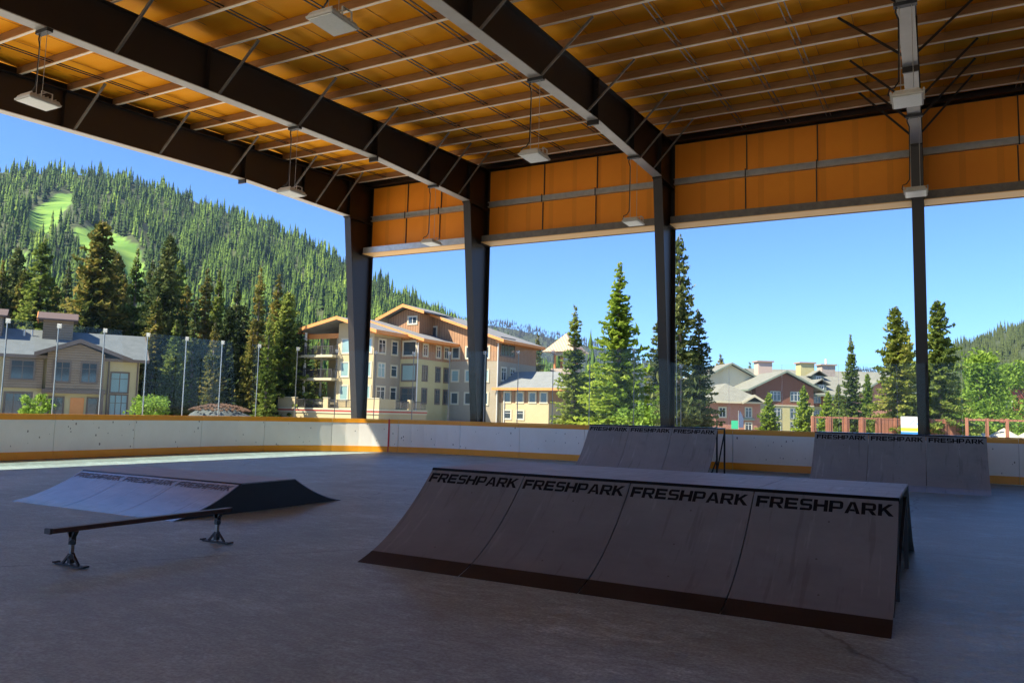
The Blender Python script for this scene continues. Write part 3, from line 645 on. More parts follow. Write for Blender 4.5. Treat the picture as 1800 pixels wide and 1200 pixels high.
# ------------------------------------------------------------------ grind rail
gr = thing('grind_rail', 'low black flat-bar grind rail standing on two footed posts', 'grind rail', (-7.1, 4.38, 0))
mb = MB(); mb.box((-0.045, 0, 0.325), (0.045, 2.05, 0.37)); mb.build('rail_bar', mat('rail_paint', (0.05, 0.028, 0.022), 0.35, var=(0.075, 0.04, 0.03), scale=8), gr, bevel=0.008)
for yy in (-0.012, 2.062): MB().box((-0.047, yy-0.014, 0.322), (0.047, yy+0.014, 0.373)).build('end_cap', M['black'], gr, bevel=0.006)
for py in (0.22, 1.90):
    po = MB().bar((0, py, 0.02), (0, py, 0.325), 0.032).build('post', M['steelworn'], gr)
    MB().bar((0, py, 0.031), (0, py, 0.12), 0.046).build('lower_sleeve', M['black'], po); mb = MB(); mb.bar((0, py, 0.20), (0, py, 0.326), 0.046)
    mb.prism([(-0.06, 0.325), (0.06, 0.325), (0.023, 0.27), (-0.023, 0.27)], py-0.023, py+0.023, 'y'); mb.build('post_sleeve', M['black'], po)
    mb = MB(); mb.box((-0.20, py-0.03, 0.008), (0.20, py+0.03, 0.018)); mb.box((-0.235, py-0.03, 0.012), (-0.20, py+0.03, 0.028)); mb.box((0.20, py-0.03, 0.012), (0.235, py+0.03, 0.028))
    mb.bar((-0.12, py, 0.02), (-0.015, py, 0.12), 0.02); mb.bar((0.12, py, 0.02), (0.015, py, 0.12), 0.02); mb.box((-0.19, py-0.025, 0), (0.19, py+0.025, 0.0075))
    mb.build('foot', M['black'], po)
    for z in (0.235, 0.10):
        mb = MB(); mb.tube([(0.02, py-0.012, z), (0.045, py-0.03, z)], 0.009, 8); mb.tube([(0.045, py-0.03, z), (0.075, py-0.05, z)], 0.024, 10); mb.build('knob', M['black'], po)

# ------------------------------------------------------------------ buildings
M['stucco'] = mat('tan_stucco', (0.35, 0.28, 0.165), 0.85, var=(0.39, 0.315, 0.19), scale=0.5)
M['beige'] = mat('beige_stucco', (0.43, 0.34, 0.19), 0.85, var=(0.47, 0.375, 0.215), scale=0.5)
M['yellow'] = mat('yellow_stucco', (0.410, 0.361, 0.172), 0.85, var=(0.451, 0.402, 0.205), scale=0.5)
M['shadedtan'] = mat('shaded_stucco', (0.279, 0.230, 0.164), 0.85, var=(0.312, 0.262, 0.189), scale=0.5)  # greyer stucco for walls in shade, the shade put into the colour
M['wood'] = siding('wood_siding', (0.303, 0.156, 0.074), (0.353, 0.197, 0.098), 0.4, 0)
M['lapwood'] = siding('lap_siding', (0.197, 0.148, 0.094), (0.230, 0.172, 0.115), 0.25, 2)
M['cream'] = mat('cream_trim', (0.508, 0.451, 0.312), 0.7)
M['browntrim'] = mat('brown_trim', (0.131, 0.098, 0.074), 0.7)
M['timber'] = mat('orange_timber', (0.58, 0.22, 0.055), 0.65, var=(0.64, 0.27, 0.08), scale=1)
M['shingle'] = mat('grey_shingle', (0.156, 0.164, 0.164), 0.85, var=(0.205, 0.213, 0.209), scale=1.2, detail=8, bump=0.5, bscale=6)
M['greenshingle'] = mat('sage_shingle', (0.164, 0.164, 0.135), 0.85, var=(0.213, 0.209, 0.172), scale=1.2, detail=8, bump=0.5, bscale=6)
M['white'] = mat('white_paint', (0.615, 0.607, 0.574), 0.6)
M['brick'] = mat('pink_brick', (0.344, 0.156, 0.107), 0.85, var=(0.385, 0.189, 0.131), scale=3)
M['redbrown'] = mat('red_brown_siding', (0.164, 0.061, 0.033), 0.8, var=(0.197, 0.078, 0.041), scale=2)
M['sage'] = mat('sage_trim', (0.180, 0.213, 0.164), 0.7)
M['stone'] = mat('pale_stone', (0.451, 0.385, 0.328), 0.9, var=(0.312, 0.246, 0.205), scale=2.5, bump=0.6, bscale=5)
M['metalroof'] = siding('seamed_metal_roof', (0.410, 0.279, 0.180), (0.451, 0.320, 0.221), 0.45, 0, 0.5)
M['rail'] = mat('dark_railing', (0.049, 0.045, 0.045), 0.6)

def frame_at(o, facing):
    """wall frame: x to the viewer's right, y into the wall, z up"""
    x, y = {'-y': ((1, 0, 0), (0, 1, 0)), '+x': ((0, 1, 0), (-1, 0, 0)), '-x': ((0, -1, 0), (1, 0, 0))}[facing]
    return Matrix(((x[0], y[0], 0, o[0]), (x[1], y[1], 0, o[1]), (0, 0, 1, o[2]), (0, 0, 0, 1)))
def window(par, T, u, z, w_, h_, trim='cream', pane='window', mull=1, t=0.16, name='window', cross=True):
    """window with raised trim around a recessed pane, centred at (u, z) on wall frame T"""
    mb = MB(); a, b, c, d = u-w_/2, u+w_/2, z-h_/2, z+h_/2
    mb.box((a-t, -0.07, d), (b+t, 0.05, d+t), T); mb.box((a-t, -0.07, c-t), (b+t, 0.05, c), T)
    mb.box((a-t, -0.07, c), (a, 0.05, d), T); mb.box((b, -0.07, c), (b+t, 0.05, d), T)
    f = mb.build(name, M[trim], par)
    MB().box((a, -0.012, c), (b, 0.04, d), T).build('pane', M[pane], f)
    mb = MB()
    for k in range(1, mull+1):
        x = a+(b-a)*k/(mull+1); mb.box((x-0.035, -0.04, c), (x+0.035, -0.013, d), T)
    for (p, q) in ((a, a+0.05), (b-0.05, b)): mb.box((p, -0.038, c), (q, -0.013, d), T)
    mb.box((a+.05, -0.037, c), (b-.05, -0.013, c+0.05), T); mb.box((a+.05, -0.037, d-0.05), (b-.05, -0.013, d), T)
    if cross: mb.box((a, -0.042, c+(d-c)*0.68), (b, -0.014, c+(d-c)*0.68+0.045), T)
    mb.build('sash', M['white'] if trim != 'browntrim' else M['browntrim'], f)
    return f
def shed(par, x0, x1, y0, y1, zl, zr, ox0, ox1, oy0, oy1, roofm, fasm, th=0.14, fh=0.34, name='roof'):
    """mono-pitch roof over x0..x1 (heights zl, zr at the walls) with overhangs and a fascia"""
    s = (zr-zl)/(x1-x0); a, b = x0-ox0, x1+ox1; za, zb = zl-s*ox0, zr+s*ox1
    r = MB().prism([(a, za+0.02), (b, zb+0.02), (b, zb+0.02+th), (a, za+0.02+th)], y0-oy0, y1+oy1, 'y').build(name, roofm, par)
    mb = MB(); mb.prism([(a, za-fh+th), (b, zb-fh+th), (b, zb+th+0.012), (a, za+th+0.012)], y0-oy0-0.08, y0-oy0-0.002, 'y')
    mb.box((b+0.002, y0-oy0-0.08, zb-fh+th), (b+0.08, y1+oy1, zb+th+0.012))
    mb.box((a-0.08, y0-oy0-0.08, za-fh+th), (a-0.002, y1+oy1, za+th+0.012)); mb.build('fascia', fasm, r)
    mb = MB(); k = y0-oy0+0.3
    while k < y1+oy1-0.1:
        mb.box((b-ox1+0.02, k, zb-0.24+abs(s)*0), (b-0.01, k+0.14, zb-0.02)); k += 0.75
    mb.box((b-ox1+0.005, y0-oy0+0.2, zb-0.10), (b-ox1+0.019, y1+oy1-0.2, zb-0.03)); mb.build('rafter_tails', fasm, r)
    return r
def gable(par, x0, x1, y0, y1, ze, zp, ov, roofm, fasm, axis='y', th=0.14, name='roof', fh=0.30):
    """gable roof, ridge along y at mid x"""
    xm = (x0+x1)/2; s = (zp-ze)/(xm-x0); a, b = x0-ov, x1+ov; za = ze-s*ov
    poly = [(a, za+.02), (xm, zp+.02), (b, za+.02), (b, za+th), (xm, zp+th+0.02), (a, za+th)]
    if axis == 'x': # ridge along x: swap
        r = MB().prism(poly, y0-ov, y1+ov, 'x')
    else: r = MB().prism(poly, y0-ov, y1+ov, 'y')
    r = r.build(name, roofm, par); mb = MB()
    p2 = [(a, za-fh+th), (xm, zp-fh+th), (b, za-fh+th), (b, za+th+0.012), (xm, zp+th+0.035), (a, za+th+0.012)]
    ax = 'x' if axis == 'x' else 'y'
    mb.prism(p2, y0-ov-0.08, y0-ov-0.003, ax); mb.prism(p2, y1+ov+0.003, y1+ov+0.08, ax)
    for e0, e1 in ((a-0.08, a-0.003), (b+0.003, b+0.08)):
        if ax == 'y': mb.box((e0, y0-ov, za-fh+th), (e1, y1+ov, za+th))
        else: mb.box((y0-ov, e0, za-fh+th), (y1+ov, e1, za+th))
    mb.build('fascia', fasm, r); return r
def railing(par, p, q, z, m='rail', h=1.05):
    p = Vector((*p, z)); q = Vector((*q, z)); mb = MB(); L = (q-p).length; u = Vector((0, 0, 1))
    mb.bar(p+u*h, q+u*h, 0.07); mb.bar(p+u*0.12, q+u*0.12, 0.05)
    n = int(L/0.16)
    for i in range(n+1):
        k = p+(q-p)*i/n; mb.bar(k+u*0.12, k+u*h, 0.035 if i % 8 else 0.09)
    return mb.build('railing', M[m], par)

# --- tan apartment block (stepped blocks, long side running away from the rink)
ap = thing('apartment_building', 'stepped tan and wood apartment building with orange timber eaves and corner balconies', 'building', (-60, 80, -0.3))
A = lambda x, y, z: (x+60, y-80, z+0.3)
def abox(a, b): return MB().box(A(*a), A(*b))
def aw(x, y, face): return frame_at(A(x, y, 0), face)
X0, X1, X2, X3 = -64.0, -58.5, -55.9, -48.8
# block A
w1 = MB(); w1.box(A(X0, 73.5, -0.3), A(X1, 82, 10.4)); w1.build('wall', M['beige'], ap)
MB().prism([(X0+60, 10.7), (X1+60, 10.7), (X1+60, 11.05), (-62.8+60, 12.5), (X0+60, 12.3)], -6.5, 2, 'y').build('wall', M['beige'], ap)
MB().box(A(X1+0.001, 73.52, 3.0), A(X1+0.02, 78.78, 10.35)).build('shaded_side_wall', M['shadedtan'], ap)  # thin panel that paints the shade onto this side of the block
MB().box(A(-69, 77.5, -0.3), A(X0-0.01, 82, 11.2)).build('recessed_wall', M['beige'], ap)
def gx(x0, x1, xm, ze0, ze1, zp, y0, y1):
    r = MB().prism([(x0, ze0), (xm, zp), (x1, ze1), (x1, ze1+.16), (xm, zp+.16), (x0, ze0+.16)], y0, y1, 'y').build('roof', M['shingle'], ap)
    mb = MB(); mb.prism([(x0, ze0-.22), (xm, zp-.22), (x1, ze1-.22), (x1, ze1+.18), (xm, zp+.18), (x0, ze0+.18)], y0-.09, y0-.003, 'y')
    mb.box((x1+.003, y0-.09, ze1-.22), (x1+.09, y1, ze1+.18)); mb.box((x0-.09, y0-.09, ze0-.22), (x0-.003, y1, ze0+.18))
    k = y0+.3
    while k < y1: mb.box((x1-1.1, k, ze1-.2), (x1-.05, k+.16, ze1-.01)); k += .8
    mb.build('fascia', M['timber'], r); return r
gx(-69.8+60, -57.0+60, -63.0+60, 11.1+.3, 10.75+.3, 12.55+.3, 71.9-80, 80.5-80)
MB().box(A(-69.2, 73.6, 10.25), A(-58.6, 73.85, 10.85)).build('timber_beam', M['timber'], ap)
for z in (2.45, 5.35, 8.15):
    sl = MB().box(A(-69.6, 72.3, z-0.28), A(X0+0.2, 77.5, z)).build('balcony_slab', M['cream'], ap)
    if z > 3:
        railing(ap, A(-69.5, 72.4, 0)[:2], A(-63.9, 72.4, 0)[:2], z+0.3); railing(ap, A(-69.5, 72.4, 0)[:2], A(-69.5, 77.4, 0)[:2], z+0.3); railing(ap, A(-63.9, 72.4, 0)[:2], A(-63.9, 73.4, 0)[:2], z+0.3)
for x, y in ((-68.8, 73.0), (-68.8, 76.0), (-66.5, 76.3)):
    MB().tube([A(x, y, 2.4), A(x, y, 11)], 0.16, 8).build('balcony_post', M['white'], ap)
T = aw(-69, 77.5, '-y'); window(ap, T, 2.6, 3.55, 2.6, 2.0, pane='curtain', mull=2); window(ap, T, 2.6, 6.5, 2.6, 2.0, mull=2); window(ap, T, 2.6, 9.3, 2.6, 2.0, mull=2)
T = aw(X0, 73.5, '-y')
for z in (3.6, 6.4, 9.25):
    for u in (1.2, 4.6): window(ap, T, u, z, 1.15, 1.65, pane='curtain', mull=0, cross=False)
T = aw(X1+.02, 73.5, '+x')
for z in (3.6, 6.4, 9.25):
    window(ap, T, 1.5, z, 1.25 if z > 4 else 1.5, 1.6, pane='curtain' if z == 6.4 else 'window', mull=1); window(ap, T, 4.0, z, 1.1, 1.6 if z != 6.4 else 1.3, mull=0)
# block B
MB().box(A(X0, 78.8, -0.3), A(X2, 90, 8.0)).build('wall', M['yellow'], ap)
MB().prism([(X0+60, 8.3), (X2+60, 8.3), (X2+60, 10.9), (X0+60, 13.3)], 78.8-80-0.02, 10, 'y').build('upper_wall', M['wood'], ap)
shed(ap, X0+60, X2+60, -1.2, 10, 13.35, 10.95, 0.3, 1.3, 0.7, 0.3, M['shingle'], M['timber'])
T = aw(X1, 78.8, '-y'); T2 = aw(X1, 78.78, '-y')
window(ap, T2, 1.35, 9.3, 1.9, 1.7, mull=0, cross=False); window(ap, T, 1.35, 6.3, 2.0, 1.9, trim='browntrim', pane='curtain', mull=0, cross=False); window(ap, T, 1.35, 3.3, 2.1, 2.2, trim='browntrim', mull=1)
T = aw(X2, 78.8, '+x')
for z in (3.5, 6.3, 9.2):
    for u, ww in ((1.6, .9), (4.5, .9), (6.4, .9)): window(ap, T, u, z, ww, 1.7 if z < 8 else 1.4, trim='browntrim' if z < 8 else 'cream', mull=1)
MB().tube([A(X2+.08, 78.7, 10.6), A(X2+.08, 78.7, 0)], 0.07, 6).build('downspout', M['white'], ap)
# penthouse on block B
MB().prism([(-3.9, 12.0), (1.2, 12.0), (1.2, 14.6), (-1.0, 15.2), (-3.9, 14.0)], 3, 8, 'y').build('penthouse_wall', M['wood'], ap)
r = MB().prism([(-5.2, 13.75), (-0.8, 15.55), (2.6, 14.55), (2.6, 14.72), (-0.8, 15.74), (-5.2, 13.95)], 2.0, 9, 'y').build('penthouse_roof', M['shingle'], ap)
MB().prism([(-5.2, 13.55), (-0.8, 15.35), (2.6, 14.35), (2.6, 14.74), (-0.8, 15.76), (-5.2, 13.97)], 1.9, 1.995, 'y').build('fascia', M['timber'], r)
window(ap, frame_at((0, 3, 0), '-y'), 0.1, 13.7, 1.3, 0.9, mull=1, cross=False)
# block C
MB().box(A(-60, 86.2, -0.3), A(X3, 97, 8.2)).build('wall', M['shadedtan'], ap)
MB().prism([(0, 8.5), (X3+60, 8.5), (X3+60, 11.4), (0, 15.1)], 86.2-80-.02, 17, 'y').build('upper_wall', M['wood'], ap)
shed(ap, 0, X3+60, 6.2, 17, 15.1, 11.4, 0.3, 1.2, 0.8, 0.3, M['shingle'], M['timber'])
T = aw(-56, 86.18, '-y')
for z in (3.4, 6.3, 9.3):
    for u in (0.9, 3.0, 5.4): window(ap, T, u, z, 1.0, 1.4, mull=0, cross=False, pane='curtain' if (z+u) % 2 > 1 else 'window')
window(ap, frame_at((0, 6.18, 0), '-y'), 1.3, 12.4, 0.9, 1.4, mull=0, cross=False)
T = aw(X3, 86.2, '+x')
window(ap, T, 2.6, 10.1, 3.6, 2.2, mull=3, trim='browntrim'); window(ap, T, 1.6, 6.6, 1.2, 1.6); window(ap, T, 4.0, 6.6, 1.2, 1.6)
MB().tube([A(X3+.08, 86.1, 11.0), A(X3+.08, 86.1, 0)], 0.07, 6).build('downspout', M['white'], ap)
MB().tube([(3.5, 12, 14.2), (3.5, 12, 15.2)], 0.1, 6).build('vent', M['white'], ap)
# terrace podium
MB().box(A(-69.3, 69.5, -0.3), A(-54.3, 73.4, 1.15)).build('podium', M['beige'], ap)
MB().box(A(-58.4, 73.4, -0.3), A(-54.3, 78.7, 1.15)).build('podium', M['beige'], ap)
for z0, z1, mm, e in ((1.16, 1.35, 'cream', .10), (1.36, 1.52, 'red_band', .14), (1.53, 1.72, 'cream', .18)):
    if mm == 'red_band': M.setdefault('red_band', mat('red_band', (0.42, 0.06, 0.05), 0.7))
    mb = MB(); mb.box(A(-69.3-e, 69.5-e, z0), A(-54.3+e, 78.7, z1)); mb.build('cornice', M[mm], ap)
for x0, x1 in ((-69.4, -66.6), (-62.3, -61.6), (-56.8, -54.2)):
    MB().box(A(x0, 69.4, 1.73), A(x1, 69.75, 2.85)).build('parapet', M['beige'], ap); MB().box(A(x0-.04, 69.35, 2.86), A(x1+.04, 69.8, 2.95)).build('coping_cap', M['cream'], ap)
MB().box(A(-54.55, 69.76, 1.73), A(-54.2, 72.4, 2.85)).build('parapet', M['beige'], ap)
railing(ap, A(-66.6, 69.6, 0)[:2], A(-62.3, 69.6, 0)[:2], 2.03, h=0.95); railing(ap, A(-61.6, 69.6, 0)[:2], A(-56.8, 69.6, 0)[:2], 2.03, h=0.95); railing(ap, A(-54.4, 72.4, 0)[:2], A(-54.4, 78.6, 0)[:2], 2.03, h=0.95)
MB().box(A(-54.6, 75.2, 1.73), A(-54.2, 75.8, 2.9)).build('parapet', M['beige'], ap)

# --- low annex
an = thing('annex_building', 'low two-storey tan annex with grey roof joined to the apartment building', 'building', (-45, 90, -0.3))
MB().box((-3.79, -3.2, 0), (3.2, 4, 3.2)).build('wall', M['beige'], an); MB().box((-3.79, -3.2, 3.2), (3.2, 4, 4.9)).build('upper_wall', M['wood'], an)
zz = 5.05
r = MB(); vs = [(-3.79, -4.2, zz), (6.0, -4.2, zz), (6.0, 6, zz), (-3.79, 6, zz), (-3.79, 1, zz+2.35), (2.5, 1, zz+2.35)]
r.add(vs, [(3, 2, 1, 0), (0, 1, 5, 4), (1, 2, 5), (2, 3, 4, 5), (3, 0, 4)]); r = r.build('roof', M['shingle'], an)
mb = MB(); mb.box((-4.3, -4.28, zz-.25), (6.08, -4.21, zz+.06)); mb.box((6.01, -4.2, zz-.25), (6.08, 6, zz+.06))
for k in range(12): mb.box((-4.0+k*.8, -4.15, zz-.22), (-3.86+k*.8, -3.22, zz-.02))
mb.build('fascia', M['timber'], r)
T = frame_at((-3.8, -3.2, 0), '-y')
for u in (1.2, 3.0, 4.75, 6.3): window(an, T, u, 3.95, 0.85, 1.2, pane='window', mull=0, cross=False)
for u in (1.3, 3.1): window(an, T, u, 1.75, 0.9, 1.0, mull=0)
MB().tube([(-3.0, -3.3, 4.7), (-3.0, -3.3, 0)], 0.07, 6).build('downspout', M['white'], an)

# --- bell tower
tw = thing('tower', 'small square tower with pyramid metal roof on round posts behind the annex', 'tower', (-46.3, 101.5, -0.3))
MB().box((-1.6, -1.6, 0), (1.6, 1.6, 8.4)).build('stone_base', M['stone'], tw)
mb = MB(); mb.add([(-2.6, -2.6, 10.7), (2.6, -2.6, 10.7), (2.6, 2.6, 10.7), (-2.6, 2.6, 10.7), (-2.3, -2.3, 10.95), (2.3, -2.3, 10.95), (2.3, 2.3, 10.95), (-2.3, 2.3, 10.95), (0, 0, 13.5)],
    [(3, 2, 1, 0), (0, 1, 5, 4), (1, 2, 6, 5), (2, 3, 7, 6), (3, 0, 4, 7), (4, 5, 8), (5, 6, 8), (6, 7, 8), (7, 4, 8)]); mb.build('roof', M['metalroof'], tw)
for a in (-1.2, 1.2):
    for b in (-1.2, 1.2): MB().tube([(a, b, 8.4), (a, b, 10.7)], 0.22, 10).build('post', M['timber'], tw)
MB().box((-1.4, -1.4, 10.3), (1.4, 1.4, 10.69)).build('beam', M['white'], tw)

# --- lodge left behind the end glass
lg = thing('lodge', 'two-storey olive tan lodge with grey roof and central gable behind the end glass', 'building', (-73.5, 50.5, 0), R(58))
# local x runs along the facade (to the right), front faces -y
def lb(a, b): return MB().box(a, b)
M['slate'] = mat('slate_shingle', (0.085, 0.10, 0.105), 0.85, var=(0.125, 0.14, 0.145), scale=1.2, detail=8, bump=0.5, bscale=6)
M['ochre'] = mat('ochre_stucco', (0.40, 0.34, 0.18), 0.85, var=(0.45, 0.385, 0.21), scale=0.5)
lb((-20, 0, -0.3), (2.5, 12, 6.0)).build('wall', M['ochre'], lg)
gable(lg, 0, 12, -20.3, 2.5, 6.3, 8.9, 0.75, M['slate'], M['browntrim'], axis='x')
MB().prism([(-20, 6.01), (2.5, 6.01), (2.5, 6.25), (-20, 6.25)], 0.01, 11.9, 'y').build('frieze', M['browntrim'], lg)
lb((-5.7, -0.9, 2.9), (-0.75, 0, 6.1)).build('gable_bay', M['lapwood'], lg)
MB().prism([(-5.7, 6.1), (-0.75, 6.1), (-0.75, 6.5), (-3.0, 7.4), (-5.7, 6.4)], -0.9, 5, 'y').build('gable_wall', M['lapwood'], lg)
r = MB().prism([(-6.8, 6.15), (-3.0, 7.65), (1.7, 5.95), (1.7, 6.11), (-3.0, 7.82), (-6.8, 6.32)], -1.8, 5.5, 'y').build('gable_roof', M['slate'], lg)
MB().prism([(-6.8, 5.93), (-3.0, 7.43), (1.7, 5.73), (1.7, 6.13), (-3.0, 7.84), (-6.8, 6.34)], -1.9, -1.803, 'y').build('fascia', M['browntrim'], r)
lb((-6.0, -1.0, 2.5), (-0.5, 0, 2.88)).build('porch_beam', M['browntrim'], lg)
for x in (-5.9, -0.9): lb((x, -0.85, -0.3), (x+0.28, -0.57, 2.5)).build('porch_post', M['browntrim'], lg)
lb((-9.3, -0.45, 2.9), (-6.0, 0, 6.0)).build('oriel_bay', M['lapwood'], lg)
Tf = frame_at((0, 0, 0), '-y'); Tb = frame_at((0, -0.9, 0), '-y'); To = frame_at((0, -0.45, 0), '-y')
window(lg, To, -7.7, 4.65, 1.9, 1.8, trim='browntrim', mull=1, t=.12); window(lg, Tf, -7.9, 1.1, 2.1, 2.6, trim='browntrim', mull=2, t=.14)
window(lg, Tb, -4.4, 4.6, 1.35, 1.9, trim='browntrim', mull=1, t=.12); window(lg, Tb, -2.05, 4.6, 1.35, 1.9, trim='browntrim', mull=1, t=.12)
window(lg, Tf, 0.75, 3.75, 1.6, 2.0, trim='browntrim', mull=1, t=.1, pane='curtain'); window(lg, Tf, 0.75, 1.2, 1.6, 2.6, trim='browntrim', mull=2, t=.1, pane='curtain')
window(lg, Tf, -12.0, 4.6, 1.8, 1.8, trim='browntrim', mull=1, t=.12); window(lg, Tf, -12.0, 1.1, 2.0, 2.4, trim='browntrim', mull=1, t=.12); window(lg, Tf, -16, 4.6, 1.8, 1.8, trim='browntrim', mull=1, t=.12)
MB().box((-3.5, -0.06, -0.3), (-2.3, -0.001, 2.1)).build('door', M['timber'], lg); window(lg, Tf, -1.55, 1.1, 0.9, 2.0, trim='browntrim', mull=0, t=.1); window(lg, Tf, -4.7, 1.1, 1.2, 2.0, trim='browntrim', mull=1, t=.1)
for x in (-10.0, 2.35, -0.3): MB().tube([(x, -0.1, 6.1), (x, -0.1, -0.3)], 0.07, 6).build('downspout', M['browntrim'], lg)
M['redroof'] = mat('red_brown_roof', (0.10, 0.07, 0.06), 0.7)
for bx0, bx1 in ((-6.4, -3.7), (-12.6, -9.9)):
    ch = lb((bx0, 3.6, 7.9), (bx1, 5.8, 10.0)).build('roof_box', M['lapwood'], lg)
    MB().prism([(3.0, 9.95), (4.7, 10.7), (6.4, 9.95), (6.4, 10.1), (4.7, 10.87), (3.0, 10.1)], bx0-0.5, bx1+0.4, 'x').build('box_roof', M['redroof'], ch)
    MB().prism([(3.0, 9.8), (4.7, 10.55), (6.4, 9.8), (6.4, 10.12), (4.7, 10.89), (3.0, 10.12)], bx0-0.58, bx0-0.503, 'x').build('barge_board', M['timber'], ch)
for x in (-8.0, -7.3): MB().tube([(x, 4.2, 7.8), (x, 4.2, 8.9)], 0.11, 7).build('vent', M['galv'], lg)

# --- resort hotel on the right
M['sunlitcream'] = mat('sunlit_cream_stucco', (0.72, 0.64, 0.42), 0.8)  # cream brightened to stand in for sun on the upper gable
ho = thing('hotel', 'large resort hotel with sage grey roofs, red-brown gable and yellow lower walls', 'building', (-25.6, 130.0, -0.3), R(33))
def hb(a, b, m, n='wall'): return MB().box(a, b).build(n, M[m], ho)
hb((0, 0, 0), (9.6, 12, 4.3), 'yellow'); hb((-0.02, -0.05, 4.35), (9.62, 12, 7.2), 'redbrown', 'upper_wall'); hb((-0.06, -0.1, 4.2), (9.66, 0.1, 4.36), 'cream', 'band')
MB().prism([(-0.02, 7.2), (9.62, 7.2), (4.8, 9.5)], -0.05, 8, 'y').build('gable_wall', M['redbrown'], ho)
gable(ho, -0.6, 10.2, 0, 14, 7.1, 9.75, 1.0, M['greenshingle'], M['sage'])
T = frame_at((0, -0.05, 0), '-y'); T0 = frame_at((0, 0, 0), '-y')
for u in (3.2, 6.6): window(ho, T, u, 5.75, 1.7, 1.5, trim='sage', mull=2, t=.08)
for u in (3.2, 6.6):
    window(ho, T0, u, 3.0, 1.8, 1.6, trim='sage', mull=2, t=.08); window(ho, T0, u, 0.9, 1.8, 1.4, trim='sage', mull=2, t=.08)
Tx = frame_at((0, 12, 0), '-x'); window(ho, Tx, 9.5, 5.8, 1.2, 1.4, trim='cream')
# low pink wing
hb((-9.5, -5.5, 0), (-1.5, 6, 4.4), 'brick')
mb = MB(); z = 4.5; mb.add([(-10.5, -6.5, z), (-0.5, -6.5, z), (-0.5, 7, z), (-10.5, 7, z), (-5.5, -1.5, z+3), (-5.5, 3, z+3)], [(3, 2, 1, 0), (0, 1, 4), (1, 2, 5, 4), (2, 3, 5), (3, 0, 4, 5)]); r = mb.build('roof', M['greenshingle'], ho)
mb = MB(); mb.box((-10.5, -6.58, 4.3), (-0.5, -6.505, 4.56)); mb.box((-0.495, -6.5, 4.3), (-0.42, 7, 4.56)); mb.box((-10.58, -6.5, 4.3), (-10.505, 7, 4.56)); mb.build('fascia', M['cream'], r)
r = MB().prism([(-4.9, 4.4), (-3.0, 5.5), (-1.1, 4.4), (-1.1, 4.55), (-3.0, 5.66), (-4.9, 4.55)], -7.0, -3, 'y').build('dormer_roof', M['greenshingle'], ho)
MB().prism([(-4.9, 4.2), (-3.0, 5.3), (-1.1, 4.2), (-1.1, 4.56), (-3.0, 5.68), (-4.9, 4.56)], -7.1, -7.003, 'y').build('fascia', M['cream'], r)
T = frame_at((0, -5.5, 0), '-y')
window(ho, T, -3.4, 2.95, 1.0, 1.5, trim='cream', mull=1, t=.1); window(ho, T, -3.4, 0.8, 1.0, 1.2, trim='cream', mull=1, t=.1); window(ho, T, -7.5, 2.9, 1.0, 1.4, trim='cream'); 
MB().box((-4.3, -5.75, 1.75), (-2.5, -5.5, 2.1)).build('window_box', M['sage'], ho)
Tw = frame_at((-1.5, -5.5, 0), '+x'); window(ho, Tw, 2.0, 3.0, 0.9, 1.0, trim='sage', mull=1)
# upper cream gable and long rear range
hb((-5.5, 10, 0), (4.5, 24, 8.8), 'sunlitcream'); MB().prism([(-5.5, 8.8), (4.5, 8.8), (-.5, 11.3)], 10, 24, 'y').build('gable_wall', M['sunlitcream'], ho)
gable(ho, -6.1, 5.1, 10, 24, 8.6, 11.5, 0.9, M['greenshingle'], M['sage'])
hb((4.6, 12.5, 0), (34, 24.5, 7.9), 'yellow'); gable(ho, 12.5, 24.5, 4, 34, 7.9, 11.2, 0.8, M['greenshingle'], M['sage'], axis='x')
hb((9.62, 4, 0), (26, 14, 6.6), 'yellow'); hb((9.63, 3.95, 4.35), (26.02, 4, 6.58), 'redbrown', 'upper_wall')
gable(ho, 4, 16, 9.0, 26, 6.6, 9.6, 0.8, M['greenshingle'], M['sage'], axis='x')
T = frame_at((0, 3.95, 0), '-y'); T1 = frame_at((0, 4, 0), '-y')
for u in (12, 15, 18, 21, 24): window(ho, T, u, 5.6, 1.5, 1.3, trim='sage', mull=2, t=.08); window(ho, T1, u, 2.9, 1.5, 1.5, trim='sage', mull=2, t=.08); window(ho, T1, u, 0.9, 1.5, 1.3, trim='sage', mull=2, t=.08)
for x, y, zz_ in ((13.2, 5.6, 7.6), (14.5, 9.2, 9.3), (4.5, 17.5, 9.8)):
    d = MB().box((x-.9, y-1.0, zz_-.6), (x+.9, y+2.5, zz_+.5)).build('dormer', M['sage'], ho)
    MB().prism([(x-1.5, zz_+.35), (x, zz_+1.25), (x+1.5, zz_+.35), (x+1.5, zz_+.48), (x, zz_+1.4), (x-1.5, zz_+.48)], y-1.4, y+3, 'y').build('dormer_roof', M['greenshingle'], d)
    window(ho, frame_at((0, y-1.0, 0), '-y'), x, zz_, 0.8, 0.6, trim='white', mull=1, t=.06, name='dormer_window')
gable(ho, 17.5, 25.5, 1.5, 8, 6.4, 8.8, 0.8, M['greenshingle'], M['sage']); MB().prism([(17.5, 0), (25.5, 0), (25.5, 6.5), (21.5, 8.6), (17.5, 6.5)], 1.5, 4, 'y').build('bay_wall', M['brick'], ho)
M['pinkcream'] = mat('pale_pink_stucco', (0.50, 0.38, 0.31), 0.8); M['captan'] = mat('tan_cap', (0.33, 0.24, 0.18), 0.8)
for x, y, m_ in ((5.75, 11.0, 'pinkcream'), (13.5, 11.2, 'yellow'), (19.0, 14.5, 'stone')):
    c_ = MB().box((x-1.25, y-1.0, 7), (x+1.25, y+1.0, 11.95)).build('chimney', M[m_], ho); MB().box((x-1.5, y-1.25, 11.96), (x+1.5, y+1.25, 12.2)).build('chimney_cap', M['captan'], c_)
